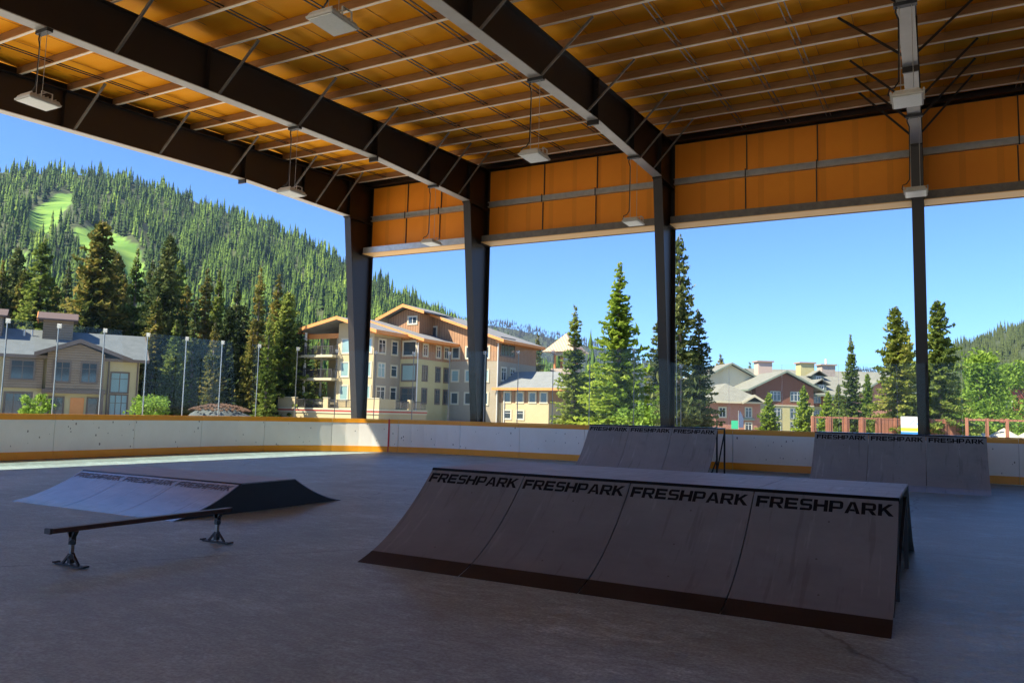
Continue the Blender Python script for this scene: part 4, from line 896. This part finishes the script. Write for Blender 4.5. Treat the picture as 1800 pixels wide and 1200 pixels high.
MB().tube([(19, 14.5, 12.2), (19, 14.5, 13.2)], .2, 8).build('flue', M['white'], ho)

# --- red house far right
rh = thing('house', 'small dark red house with chimney on the slope at the right edge', 'building', (13.5, 178, 1.0), R(20))
MB().box((-4, 0, -2), (4, 7, 6.3)).build('wall', mat('barn_red', (0.25, 0.05, 0.035), 0.8), rh); gable(rh, -4, 4, 0, 7, 6.3, 8.2, 0.6, mat('maroon_roof', (0.20, 0.06, 0.05), 0.8), M['browntrim'])
MB().prism([(-4, 6.3), (4, 6.3), (0, 8.2)], 0.0, 7, 'y').build('gable_wall', bpy.data.materials['barn_red'], rh)
window(rh, frame_at((0, 0, 0), '-y'), -1.5, 4.6, 1.2, 1.2, trim='white'); window(rh, frame_at((0, 0, 0), '-y'), 1.8, 4.6, 1.2, 1.2, trim='white')
MB().box((0.5, 2, 7.5), (1.5, 3, 9.2)).build('chimney', bpy.data.materials['barn_red'], rh)

# --- brown plank fence with framed glass windows, and the glass fence to its right
M['fencewood'] = siding('red_brown_planks', (0.27, 0.105, 0.06), (0.33, 0.135, 0.08), 0.28, 0)
fa = thing('plank_fence', 'red-brown plank fence with windowed bays at its left end', 'fence', (-8.1, 61.8, -0.3), math.atan2(67.1-61.8, 1.6+8.1))
Lf = math.hypot(9.7, 5.3)
n = 9; pw = Lf/n
for i in range(n+1): MB().box((i*pw-0.09, -0.09, 0), (i*pw+0.09, 0.09, 2.22)).build('post', M['fencewood'], fa)
for i in range(n):
    a, b = i*pw+0.092, (i+1)*pw-0.092
    MB().box((a, -0.045, 2.08), (b, 0.045, 2.19)).build('top_rail', M['fencewood'], fa); MB().box((a, -0.04, 0.1), (b, 0.04, 0.9)).build('lower_panel', M['fencewood'], fa)
    if i < 4:
        f = MB().box((a, -0.03, 0.901), ((a+b)/2-0.35, 0.03, 2.079)).build('window_frame', M['fencewood'], fa)
        MB().box(((a+b)/2+0.35, -0.03, 0.901), (b, 0.03, 2.079)).build('window_frame', M['fencewood'], fa)
        MB().box(((a+b)/2-0.35, -0.006, 0.901), ((a+b)/2+0.35, 0.006, 2.079)).build('pane', M['rinkglass'], f)
    elif i != 7 or True:
        MB().box((a, -0.03, 0.901), (b, 0.03, 2.079)).build('plank_panel', M['fencewood'], fa)
fb = thing('glass_fence', 'fence of clear glass panels between brown posts at the right edge', 'fence', (1.75, 60.6, -0.3), math.atan2(1.9, 5.0))
for i in range(7): MB().box((i*1.25-0.08, -0.08, 0), (i*1.25+0.08, 0.08, 2.3)).build('post', M['fencewood'], fb)
for i in range(6):
    MB().box((i*1.25+0.082, -0.05, 2.12), (i*1.25+1.168, 0.05, 2.24)).build('top_rail', M['fencewood'], fb)
    MB().box((i*1.25+0.082, -0.005, 0.3), (i*1.25+1.168, 0.005, 2.11)).build('glass_panel', M['rinkglass'], fb)
# sign board in front of the fence
sg = thing('sign_board', 'white banner sign with blue triangle mark over lime and blue stripes before the brown fence', 'sign', (-2.1, 58.0, 0))
MB().box((0, 0, 0.75), (1.5, 0.05, 1.98)).build('panel', M['white'], sg)
M['lime'] = mat('lime_paint', (0.50, 0.62, 0.03), 0.5); M['blue'] = mat('blue_paint', (0.02, 0.16, 0.45), 0.5); M['palelogo'] = mat('pale_blue_paint', (0.25, 0.45, 0.75), 0.5)
MB().box((0, -0.006, 1.02), (1.5, -0.001, 1.25)).build('lime_stripe', M['lime'], sg); MB().box((0, -0.006, 0.78), (1.5, -0.001, 0.98)).build('blue_stripe', M['blue'], sg)
MB().prism([(0.45, 1.45), (0.75, 1.78), (1.05, 1.45), (0.93, 1.45), (0.75, 1.66), (0.60, 1.45)], -0.006, -0.001, 'y').build('triangle_mark', M['palelogo'], sg)
tv, tf = text_mesh("su", 0.42, 0.22); MB().add([(1.0+u, -0.006, 1.46+v) for u, v in tv], tf).build('lettering', M['palelogo'], sg)
for x in (0.15, 1.3): MB().box((x, 0.051, -0.3), (x+0.07, 0.12, 1.9)).build('post', M['galv'], sg)
# street lamp
sl = thing('street_lamp', 'pale wooden lamp pole standing in front of the tall fir behind the sign', 'lamp', (-2.28, 69.4, -1.0))
MB().tube([(0, 0, 0), (0, 0, 4.4)], [0.13, 0.10], 8).build('pole', M['cream'], sl); mb = MB(); mb.box((-0.45, -0.12, 4.25), (0.12, 0.12, 4.5)); mb.build('lamp_head', M['galv'], sl)
# umbrellas
M['canvas'] = mat('beige_canvas', (0.52, 0.45, 0.33), 0.9)
um0 = None
for i, (x, y, zt, lb_) in enumerate([(3.1, 70.3, 0.98, 'closed-sided beige parasol, leftmost of the three beyond the glass fence'), (4.5, 71.0, 1.36, 'tallest beige parasol, middle of the three beyond the glass fence'), (5.95, 71.7, 1.1, 'beige parasol at the right edge beyond the glass fence')]):
    if um0 is None:
        um0 = thing('parasol', lb_, 'parasol', (x, y, zt-2.5), 0, 'beige parasols on the lower terrace')
        mb = MB(); mb.v = [(math.cos(k*math.pi/4)*1.25, math.sin(k*math.pi/4)*1.25, 1.75 if k % 2 == 0 else 1.8) for k in range(8)]+[(0, 0, 2.5), (0, 0, 2.42)]+[(math.cos(k*math.pi/4)*1.25, math.sin(k*math.pi/4)*1.25, 1.65) for k in range(8)]
        mb.f = [(k, (k+1) % 8, 8) for k in range(8)]+[(k+10, (k+1) % 8+10, (k+1) % 8, k) for k in range(8)]; mb.build('canopy', M['canvas'], um0)
        MB().tube([(0, 0, 0), (0, 0, 2.4)], 0.035, 8).build('pole', M['galv'], um0); MB().tube([(0, 0, -0.02), (0, 0, 0.08)], 0.35, 12).build('base', M['galv'], um0)
    else: dup(um0, (x, y, zt-2.5), 0, 1, lb_)
# green sign, banner flag, covered mound
s2 = thing('street_sign', 'small green street sign on a post beside the pink wing of the hotel', 'sign', (-21.4, 96, -0.3)); MB().box((-0.4, 0, 0.7), (0.4, 0.05, 1.7)).build('sign_plate', mat('sign_green', (0.02, 0.30, 0.16), 0.5), s2); MB().tube([(0, 0.06, 0), (0, 0.06, 1.6)], 0.05, 6).build('post', M['galv'], s2)
s3 = thing('banner_flag', 'dark blue feather banner standing left of the small firs by the hotel', 'flag', (-20.6, 95, -0.3)); MB().prism([(-0.1, 0.9), (0.45, 0.9), (0.45, 2.0), (0.25, 2.5), (0.05, 2.9), (-0.1, 2.2)], 0, 0.03, 'y').build('banner', mat('banner_blue', (0.04, 0.06, 0.12), 0.6), s3); MB().tube([(-0.13, 0.015, 0), (-0.13, 0.015, 2.9)], 0.03, 6).build('pole', M['galv'], s3)
mb = MB(); nn = 26
for i in range(nn):
    for j in range(nn):
        u, v = i/(nn-1)*2-1, j/(nn-1)*2-1; rr_ = math.hypot(u, v); h_ = max(0, 1-rr_**2)**0.6
        mb.v.append((u*3.3, v*2.6, 1.75*h_+0.12*math.sin(u*9+v*4)*h_+0.10*math.sin(v*13-u*5)*h_ + random.uniform(-.05, .05)*h_-0.3))
mb.f = [(i*nn+j, (i+1)*nn+j, (i+1)*nn+j+1, i*nn+j+1) for i in range(nn-1) for j in range(nn-1)]
md = thing('covered_mound', 'soil mound partly covered with a grey tarpaulin beyond the end glass', 'mound', (-46.0, 40.3, 0))
mb.build('tarpaulin', mat('grey_tarp', (0.055, 0.065, 0.07), 0.8, spec=0.1, var=(0.11, 0.125, 0.125), scale=1.4, bump=0.4, bscale=2), md)
mb = MB(); 
for i in range(420):
    a = random.uniform(0, 6.28); q = random.uniform(0, 1)**.5; c = Vector((math.cos(a)*2.5*q, math.sin(a)*1.8*q, 1.72-0.45*q*q)); e = random.uniform(.06, .15)
    mb.add([c+Vector((e, 0, 0)), c+Vector((-e*.5, e*.8, 0)), c+Vector((-e*.5, -e*.8, 0)), c+Vector((0, 0, e*.8)), c-Vector((0, 0, e))], [(0, 1, 3), (1, 2, 3), (2, 0, 3), (1, 0, 4), (2, 1, 4), (0, 2, 4)])
mb.build('soil', mat('rusty_soil', (0.11, 0.05, 0.03), 0.95, var=(0.07, 0.045, 0.025), scale=3), md)
# ------------------------------------------------------------------ trees
M['bark'] = mat('bark', (0.13, 0.10, 0.075), 0.95, var=(0.20, 0.17, 0.14), scale=6, bump=0.5, bscale=12)
M['fir'] = foliage('fir_needles', (0.05, 0.085, 0.02), (0.15, 0.21, 0.04), (0.32, 0.36, 0.08), trans=0.45)
M['firbright'] = foliage('bright_fir_needles', (0.09, 0.16, 0.02), (0.24, 0.34, 0.04), (0.42, 0.48, 0.08), trans=0.5)
M['firdark'] = foliage('dark_fir_needles', (0.030, 0.052, 0.018), (0.082, 0.115, 0.036), (0.19, 0.21, 0.07), trans=0.35)
M['firgold'] = foliage('golden_fir_needles', (0.04, 0.065, 0.016), (0.15, 0.16, 0.035), (0.42, 0.32, 0.08), scale=0.35, trans=0.35)
M['firyellow'] = foliage('yellow_green_needles', (0.07, 0.10, 0.018), (0.20, 0.25, 0.04), (0.42, 0.40, 0.10), scale=0.4, trans=0.45)
M['leaf'] = foliage('broad_leaves', (0.08, 0.15, 0.02), (0.17, 0.28, 0.035), (0.30, 0.42, 0.07), scale=0.8, trans=0.4)
def conifer(seed, H_, R_, whorl=0.30, nb=8, step=0.20, tw=0.34, shape=0.8, bare=0.04, sparse=0.0, up_=0.10, name='conifer'):
    """one conifer: tapered trunk and whorls of drooping branches feathered with needle sprays"""
    r = np.random.default_rng(seed); root = thing(name, 'conifer', 'tree')
    lean = r.uniform(-0.01, 0.01, 2)*H_
    MB().tube([(0, 0, -0.4), (lean[0]*.5, lean[1]*.5, H_*0.5), (lean[0], lean[1], H_*0.995)], [H_*0.017+0.03, H_*0.009+0.015, 0.012], 8).build('trunk', M['bark'], root, smooth=True)
    P0 = []; D0 = []; L0 = []
    z = H_*bare+0.2
    while z < H_*0.985:
        t = 1-z/H_; rad = R_*(t**shape)*(0.80+0.40*r.random()); n = max(4, int(nb*(0.55+0.6*t)))
        a0 = r.random()*6.28
        for k in range(n):
            if r.random() < sparse: continue
            a = a0+k*6.283/n+r.normal()*0.25; L = max(0.12, rad*(0.72+0.45*r.random()))
            P0.append((lean[0]*z/H_, lean[1]*z/H_, z+r.normal()*0.08)); D0.append(a); L0.append(L)
        z += whorl*(0.45+0.75*t**0.5)*(0.8+0.4*r.random())
    P0 = np.array(P0); D0 = np.array(D0); L0 = np.array(L0)
    V = []; 
    nmax = int(L0.max()/step)+2
    tt = P0[:, 2]/H_
    for j in range(nmax):
        d = (j+0.35)*step; ok = d < L0
        if not ok.any(): continue
        a = D0[ok]; L = L0[ok]; p = P0[ok]; q = d/L; hh = tt[ok]
        droop = -(0.50-0.75*hh)*d*(0.8) + up_*np.maximum(q-0.5, 0)*L*1.6     # young tops rise, low limbs droop then turn up
        c = np.stack([p[:, 0]+np.cos(a)*d, p[:, 1]+np.sin(a)*d, p[:, 2]+droop], 1)
        for s in (-1, 0, 1):
            m = len(a); l = tw*(1.15-0.75*q)*(0.7+0.6*r.random(m)) if s else np.full(m, step*1.5)
            l = np.minimum(l, L*0.55+0.06)
            ang = a + s*(0.85+0.25*r.normal(size=m)*0.6); dz = r.normal(size=m)*0.28-0.05*abs(s)
            dx = np.stack([np.cos(ang), np.sin(ang), dz], 1)
            sd = np.stack([-np.sin(ang), np.cos(ang), r.normal(size=m)*0.9], 1)
            wd = (0.075+0.06*r.random(m))[:, None]*(1.0 if s else 1.3)
            b = c + dx*(l*0.35)[:, None]
            V.append(np.stack([c, b+sd*wd, c+dx*l[:, None], b-sd*wd], 1))
    V = np.concatenate(V).reshape(-1, 3); nq = len(V)//4
    me = bpy.data.meshes.new('crown'); me.vertices.add(len(V)); me.vertices.foreach_set('co', V.ravel().astype(np.float32))
    me.loops.add(nq*4); me.loops.foreach_set('vertex_index', np.arange(nq*4, dtype=np.int32)); me.polygons.add(nq)
    me.polygons.foreach_set('loop_start', np.arange(0, nq*4, 4, dtype=np.int32)); me.polygons.foreach_set('loop_total', np.full(nq, 4, np.int32))
    me.update(calc_edges=True); me.materials.append(M['fir'])
    o = bpy.data.objects.new('crown', me); C.objects.link(o); o.parent = root
    return root
def place(proto, used, x, y, z, h, H_, wide, rz, m, label, group, name=None):
    sc = h/H_; s = (sc*wide, sc*wide, sc)
    if proto.name not in used: used.add(proto.name); t = proto; t.location = (x, y, z); t.rotation_euler = (0, 0, rz); t.scale = s; t['label'] = label
    else: t = dup(proto, (x, y, z), rz, s, label)
    t['group'] = group
    for ch in [k for k in C.objects if k.parent == t and k.name.startswith('crown')]:
        ch.material_slots[0].link = 'OBJECT'; ch.material_slots[0].material = M[m]
    if name: t.name = name
    return t
spire = conifer(1, 13, 2.1, 0.33, 8, 0.14, 0.38, 0.95, 0.02, 0.12, up_=0.22, name='fir_tree')
spire2 = conifer(2, 13, 2.7, 0.33, 9, 0.14, 0.42, 1.05, 0.02, 0.10, up_=0.22, name='fir_tree')
ragged = conifer(3, 14, 2.6, 0.33, 8, 0.15, 0.46, 0.75, 0.03, 0.16, up_=0.15, name='fir_tree')
dense = conifer(4, 11, 2.6, 0.27, 10, 0.15, 0.40, 0.75, 0.02, 0.02, name='fir_tree')
young = conifer(5, 5, 1.35, 0.18, 9, 0.11, 0.24, 0.85, 0.02, 0.02, up_=0.25, name='fir_tree')
used = set()
G1 = 'firs standing between the rink and the buildings'
NEAR = [ # px-derived world positions, ground z, height, width, material, label
 (spire, 13, -25.0, 56.3, -0.3, 10.6, 1.25, 'fir', 'slender fir with a thin spire top beside the small tower'),
 (spire2, 13, -20.4, 54.0, -0.3, 13.3, 1.25, 'firbright', 'tallest bright green fir left of the third column'),
 (spire, 13, -21.6, 58.8, -0.3, 10.8, 0.85, 'fir', 'thin fir spire close behind the tallest bright green fir'),
 (ragged, 14, -21.4, 66.2, -0.3, 10.6, 1.1, 'firdark', 'dark fir half hidden behind the third column'),
 (ragged, 14, -14.7, 50.2, -0.3, 14.1, 0.82, 'firdark', 'very tall ragged fir just right of the third column'),
 (ragged, 14, -14.0, 52.4, -0.3, 9.3, 1.05, 'firdark', 'shorter dark fir against the right side of the very tall fir'),
 (dense, 11, -16.4, 60.3, -0.3, 6.6, 0.9, 'firdark', 'low dark fir at the left end of the pink hotel wing'),
 (dense, 11, -28.2, 67.6, -0.3, 6.6, 0.8, 'firdark', 'small dark pointed fir between the two bright firs'),
 (dense, 11, -25.9, 60.5, -0.3, 5.6, 1.3, 'firbright', 'low pale green fir in front of the annex corner'),
 (spire2, 13, -6.2, 71.3, -0.3, 9.3, 0.85, 'fir', 'single fir with knobbly spire in front of the hotel roof'),
 (dense, 11, -5.3, 75.0, -0.3, 6.2, 0.75, 'firbright', 'low fir between the hotel spire fir and the broad firs'),
 (dense, 11, -2.55, 66.3, -0.5, 11.1, 1.0, 'firyellow', 'broad yellow green fir left of the rightmost column'),
 (spire2, 13, -2.0, 69.5, -0.6, 10.4, 0.85, 'fir', 'fir top just left of the rightmost column'),
 (dense, 11, 0.25, 67.5, -0.9, 12.0, 0.95, 'fir', 'broad green fir right of the rightmost column'),
 (dense, 11, -23.0, 62.5, -0.3, 6.8, 1.15, 'firbright', 'bushy bright fir filling the gap right of the slender spire fir'),
 (dense, 11, -18.6, 60.0, -0.3, 6.2, 1.25, 'firbright', 'bushy bright fir between the tallest bright fir and the third column'),
 (young, 5, -15.0, 83.0, -0.3, 4.6, 1.15, 'firbright', 'small bright fir left of the yellow hotel wall'),
 (young, 5, -11.6, 82.5, -0.3, 5.3, 1.0, 'firbright', 'small bright fir right of the yellow hotel wall'),
 (young, 5, -10.0, 88.0, -0.3, 5.0, 1.1, 'firbright', 'small fir left of the hotel spire fir'),
 (dense, 11, -8.2, 80.0, -0.3, 5.4, 0.9, 'fir', 'low fir just left of the hotel spire fir'),
 (spire, 13, -75.7, 151.3, -0.3, 19.5, 1.15, 'firgold', 'distant brown-tipped fir spire left of the tower'),
 (dense, 11, -66.5, 126, -0.3, 12.8, 1.2, 'fir', 'rounded fir right of the apartment building end'),
 (dense, 11, -60.5, 122, -0.3, 9.5, 1.1, 'fir', 'smaller fir behind the annex roof'),
 (spire, 13, -48.4, 200.5, -0.3, 18.5, 1.6, 'firgold', 'distant fir spire above the left end of the hotel roof'),
 (spire, 13, -41.0, 200.5, -0.3, 16.4, 1.4, 'fir', 'distant small fir top behind the hotel ridge, second from the left'),
 (spire, 13, -27.0, 204, -0.3, 16.2, 1.4, 'fir', 'distant small fir top behind the hotel ridge near the pink chimney'),
]
for i, (p, H_, x, y, z, h, wd, m, lab) in enumerate(NEAR): place(p, used, x, y, z, h, H_, wd, i*1.3, m, lab, G1)
G2 = 'tall dark conifers behind the lodge'
pr = [spire2, dense, ragged, spire]; hh_ = {spire.name: 13, spire2.name: 13, ragged.name: 14, dense.name: 11}
ORD = lambda n: '%d%s' % (n, 'th' if n in (11, 12, 13) else {1: 'st', 2: 'nd', 3: 'rd'}.get(n % 10, 'th'))
LEFT = [(8, 455, 104), (45, 470, 106), (75, 415, 101), (120, 455, 112), (148, 470, 106), (185, 385, 100), (222, 480, 108), (245, 435, 103), (268, 455, 106), (297, 408, 96), (330, 500, 106), (365, 470, 99), (388, 472, 101), (405, 535, 94), (430, 530, 102), (458, 465, 94), (490, 480, 99), (510, 510, 97), (530, 560, 98), (-20, 440, 110), (-50, 470, 104), (205, 440, 118), (318, 455, 118), (345, 520, 92), (420, 490, 112), (100, 500, 122), (275, 520, 92), (475, 540, 90), (60, 520, 99), (165, 500, 98), (448, 560, 92), (380, 560, 90), (310, 560, 90), (30, 430, 122), (540, 590, 112), (560, 600, 118)]
order = sorted(range(len(LEFT)), key=lambda i: LEFT[i][0])
for n_, i in enumerate(order):
    u, v, D = LEFT[i]
    d = fw + rt*((u-900)/1376) - up*((v-600)/1376); P = Vector((0, 0, 1.5)) + d*D
    ht = P.z+0.4
    tone = ['firgold', 'firdark', 'firgold', 'firdark', 'fir'][(i*7) % 5]
    desc = {'firgold': 'brown-gold tipped', 'firdark': 'dark', 'fir': 'green'}[tone]; size = 'very tall' if ht > 20.5 else 'tall' if ht > 17 else 'shorter'
    place(pr[i % 4], used, P.x, P.y, -0.4, ht, hh_[pr[i % 4].name], (0.70+0.12*(i % 3))*1.15*(13/ht if ht < 13 else 1), i*2.1, tone, '%s %s conifer, %s from the left in the row behind the lodge' % (size, desc, ORD(n_+1)), G2, name='spruce_tree')
# broad-leaved trees and bushes
def broadleaf(name, label, cat, loc, H_, R_, nclump, nleaf, leaf, m, seed, trunk=True, group=None, conical=False):
    r = np.random.default_rng(seed); root = thing(name, label, cat, loc, 0, group)
    cl = []; mb = MB()
    for i in range(nclump):
        z = H_*(0.15+0.8*r.random()); t = z/H_
        q = R_*(1-t)**0.75*1.15 if conical else R_*math.sqrt(max(0.05, 1-(2*t-1)**2*0.9))
        a = r.random()*6.28; rr_ = q*r.random()**0.5; cl.append((math.cos(a)*rr_, math.sin(a)*rr_, z, 0.35+0.4*r.random()))
    mb.tube([(0, 0, -0.3), (0.05, 0, H_*0.45), (0, 0.05, H_*0.93)], [H_*0.016+0.02, H_*0.010+0.01, 0.012], 7)
    for c in cl[::2]:
        z0 = c[2]*0.62; mb.tube([(0.02, 0, z0), (c[0]*.5, c[1]*.5, (z0+c[2])/2+0.1), (c[0], c[1], c[2])], [0.045, 0.028, 0.01], 5)
    mb.build('trunk', M['bark'], root, smooth=True)
    c = np.array(cl); k = r.integers(0, nclump, nleaf); sc = R_*0.30
    o = r.normal(size=(nleaf, 3)); o /= np.linalg.norm(o, axis=1)[:, None]; p = c[k, :3]+o*(c[k, 3]*sc*r.random(nleaf)**0.4*2.0)[:, None]*np.array([1, 1, .8])
    n1 = r.normal(size=(nleaf, 3)); n1 /= np.linalg.norm(n1, axis=1)[:, None]; n2 = np.cross(n1, r.normal(size=(nleaf, 3))); n2 /= np.linalg.norm(n2, axis=1)[:, None]
    s = leaf*(0.7+0.6*r.random(nleaf))[:, None]
    V = np.stack([p-n1*s, p+n2*s*.55, p+n1*s, p-n2*s*.55], 1).reshape(-1, 3); nq = nleaf
    me = bpy.data.meshes.new('crown'); me.vertices.add(len(V)); me.vertices.foreach_set('co', V.ravel().astype(np.float32))
    me.loops.add(nq*4); me.loops.foreach_set('vertex_index', np.arange(nq*4, dtype=np.int32)); me.polygons.add(nq)
    me.polygons.foreach_set('loop_start', np.arange(0, nq*4, 4, dtype=np.int32)); me.polygons.foreach_set('loop_total', np.full(nq, 4, np.int32))
    me.update(calc_edges=True); me.materials.append(M[m]); ob = bpy.data.objects.new('crown', me); C.objects.link(ob); ob.parent = root
    return root
broadleaf('poplar_tree', 'bright green leafy tree beyond the glass fence, left of the red house', 'tree', (3.6, 81, -1.5), 9.4, 3.6, 60, 9000, 0.16, 'leaf', 3, conical=True)
broadleaf('poplar_tree', 'leafy green tree cut by the right edge beyond the glass fence', 'tree', (7.9, 92, -1.5), 9.6, 2.8, 44, 6000, 0.16, 'leaf', 4)
broadleaf('bush', 'leafy bush with bare stems in front of the lodge porch', 'bush', (-49.5, 28.8, -0.3), 2.55, 1.15, 18, 900, 0.13, 'leaf', 5)
broadleaf('bush', 'bright green bush left of the covered mound', 'bush', (-47.8, 36.0, -0.3), 2.3, 1.7, 26, 1900, 0.11, 'leaf', 6)
broadleaf('bush', 'wide green bush under the broad firs, left half of the glass fence', 'bush', (3.0, 75.5, -1.5), 3.0, 3.2, 40, 3500, 0.16, 'leaf', 7)
broadleaf('bush', 'wide green bush behind the parasols', 'bush', (7.0, 79, -1.5), 3.4, 3.6, 40, 3500, 0.16, 'leaf', 8)
broadleaf('bush', 'low bush in front of the tall ragged fir', 'bush', (-18.0, 53.0, -0.3), 2.6, 2.4, 30, 2600, 0.13, 'leaf', 9)

# forest on the hillsides: far too many to count
def forest_mat():
    m = bpy.data.materials.new('forest_needles'); m.use_nodes = True; n = m.node_tree; b = n.nodes["Principled BSDF"]
    b.inputs["Roughness"].default_value = 0.9; b.inputs["Specular IOR Level"].default_value = 0.1
    at = n.nodes.new("ShaderNodeAttribute"); at.attribute_name = 'tone'; geo = n.nodes.new("ShaderNodeNewGeometry")
    cr = n.nodes.new("ShaderNodeValToRGB"); e = cr.color_ramp.elements
    e[0].position = 0.0; e[0].color = (0.022, 0.042, 0.012, 1); e[1].position = 1.0; e[1].color = (0.16, 0.23, 0.035, 1)
    k = e.new(0.35); k.color = (0.048, 0.085, 0.018, 1); k = e.new(0.75); k.color = (0.095, 0.155, 0.026, 1)
    n.links.new(at.outputs["Fac"], cr.inputs[0])
    hs = n.nodes.new("ShaderNodeHueSaturation"); mr = n.nodes.new("ShaderNodeMapRange"); mr.inputs[3].default_value = 0.75; mr.inputs[4].default_value = 1.3
    n.links.new(geo.outputs["Random Per Island"], mr.inputs[0]); n.links.new(mr.outputs[0], hs.inputs["Value"]); n.links.new(cr.outputs[0], hs.inputs["Color"])
    n.links.new(hs.outputs[0], b.inputs["Base Color"]); return m
M['forest'] = forest_mat()
M['forestright'] = mat('right_forest_needles', (0.028, 0.045, 0.020), 0.9, var=(0.075, 0.095, 0.028), scale=0.02, spec=0.1, detail=9)
M['forestfar'] = mat('far_forest_needles', (0.018, 0.026, 0.022), 0.9, var=(0.045, 0.045, 0.038), scale=0.03, spec=0.1)
def forest(name, label, tab, a0, a1, r0, ra, rb, sp, hmin, hmax, tiers, sides, m, skip=None, seed=1, wfac=0.15):
    r = np.random.default_rng(seed)
    area = math.radians(a1-a0)*(rb*rb-ra*ra)/2; N = int(area/sp/sp)
    az = r.uniform(a0, a1, N); rr_ = np.sqrt(r.uniform(ra*ra, rb*rb, N)); z = hz(tab, az, np.maximum(rr_, r0), r0); z = np.where(rr_ < r0, -0.4, z)
    h = r.uniform(hmin, hmax, N)*(0.75+0.25*np.sin(az*3.1)*np.sin(rr_/47)); dead = r.random(N) < 0.05
    if skip: 
        keep = ~skip(az, rr_, z, h); az, rr_, z, h, dead = [q[keep] for q in (az, rr_, z, h, dead)]
    N = len(az); x = rr_*np.sin(np.radians(az)); y = rr_*np.cos(np.radians(az))
    R_ = h*r.uniform(wfac*.75, wfac*1.2, N)*np.where(dead, .5, 1); tone = np.clip(0.40+0.22*np.sin(az*2.3+np.sin(rr_/90)*2)+r.normal(size=N)*0.20, 0, 1); tone = np.where(dead, 0.15, tone)
    k = sides; nv = (k+1)*tiers; V = np.zeros((N, nv, 3)); o = 0
    for t in range(tiers):
        f0 = t/tiers; zb = h*(0.08+0.86*f0); zt_ = h*min(1, 0.08+0.86*f0+ (0.92/tiers)*1.75); rad = R_*(1-f0)**0.85
        V[:, o, :] = np.stack([x, y, z+zt_], 1); a = r.uniform(0, 6.28, N)
        for j in range(k):
            q = rad*(1.0 if j % 2 == 0 else 0.62)*r.uniform(.75, 1.2, N)
            V[:, o+1+j, :] = np.stack([x+np.cos(a+j*6.283/k)*q, y+np.sin(a+j*6.283/k)*q, z+zb+r.uniform(-.04, .04, N)*h], 1)
        o += k+1
    tri = []
    for t in range(tiers):
        b = t*(k+1)
        for j in range(k): tri.append((b, b+1+j, b+1+(j+1) % k))
    F = (np.array(tri)[None, :, :] + (np.arange(N)*nv)[:, None, None]).reshape(-1, 3); V = V.reshape(-1, 3)
    me = bpy.data.meshes.new(name); me.vertices.add(len(V)); me.vertices.foreach_set('co', V.ravel().astype(np.float32))
    me.loops.add(len(F)*3); me.loops.foreach_set('vertex_index', F.ravel().astype(np.int32)); me.polygons.add(len(F))
    me.polygons.foreach_set('loop_start', np.arange(0, len(F)*3, 3, dtype=np.int32)); me.polygons.foreach_set('loop_total', np.full(len(F), 3, np.int32)); me.update(calc_edges=True)
    at = me.attributes.new('tone', 'FLOAT', 'POINT'); at.data.foreach_set('value', np.repeat(tone, nv).astype(np.float32))
    me.materials.append(M[m]); ob = bpy.data.objects.new(name, me); C.objects.link(ob)
    tag(ob, label, 'forest', kind='stuff')
def skip1(az, r_, z, h):
    e = z/r_; eh = (z+h*0.72)/r_; m = np.zeros(az.shape, bool)
    for P in RUNS: m |= inpoly(az, e, P) | (inpoly(az, eh, P) & (rng.random(az.shape) < 0.85))
    return m
forest('forest', 'dense conifer forest covering the large hill on the left', H1, -67, -20.8, 300, 175, 1130, 6.6, 11, 27, 6, 7, 'forest', skip1, 1)
forest('forest', 'conifer forest on the hill at the right edge', H3, -4.4, 12, 300, 200, 1130, 6.5, 9, 18, 5, 6, 'forestright', None, 2)
forest('forest', 'hazy blue-grey forest on the distant ridge in the middle', H2, -33, 3, 1500, 1750, 2640, 11, 11, 22, 2, 5, 'forestfar', None, 3, 0.15)
# ------------------------------------------------------------------ haze
hzv = MB().box((-4000, -4000, -2.6), (4000, 4000, 380)).build('haze', bpy.data.materials.new('haze_air'), kind='stuff'); tag(hzv, 'thin bluish summer haze in the valley air', 'haze')
hm = bpy.data.materials['haze_air']; hm.use_nodes = True; n = hm.node_tree; n.nodes.remove(n.nodes["Principled BSDF"])
pv = n.nodes.new("ShaderNodeVolumePrincipled"); pv.inputs["Color"].default_value = (0.45, 0.66, 1, 1); pv.inputs["Density"].default_value = 0.000065; pv.inputs["Anisotropy"].default_value = 0.2
n.links.new(pv.outputs[0], n.nodes["Material Output"].inputs["Volume"])
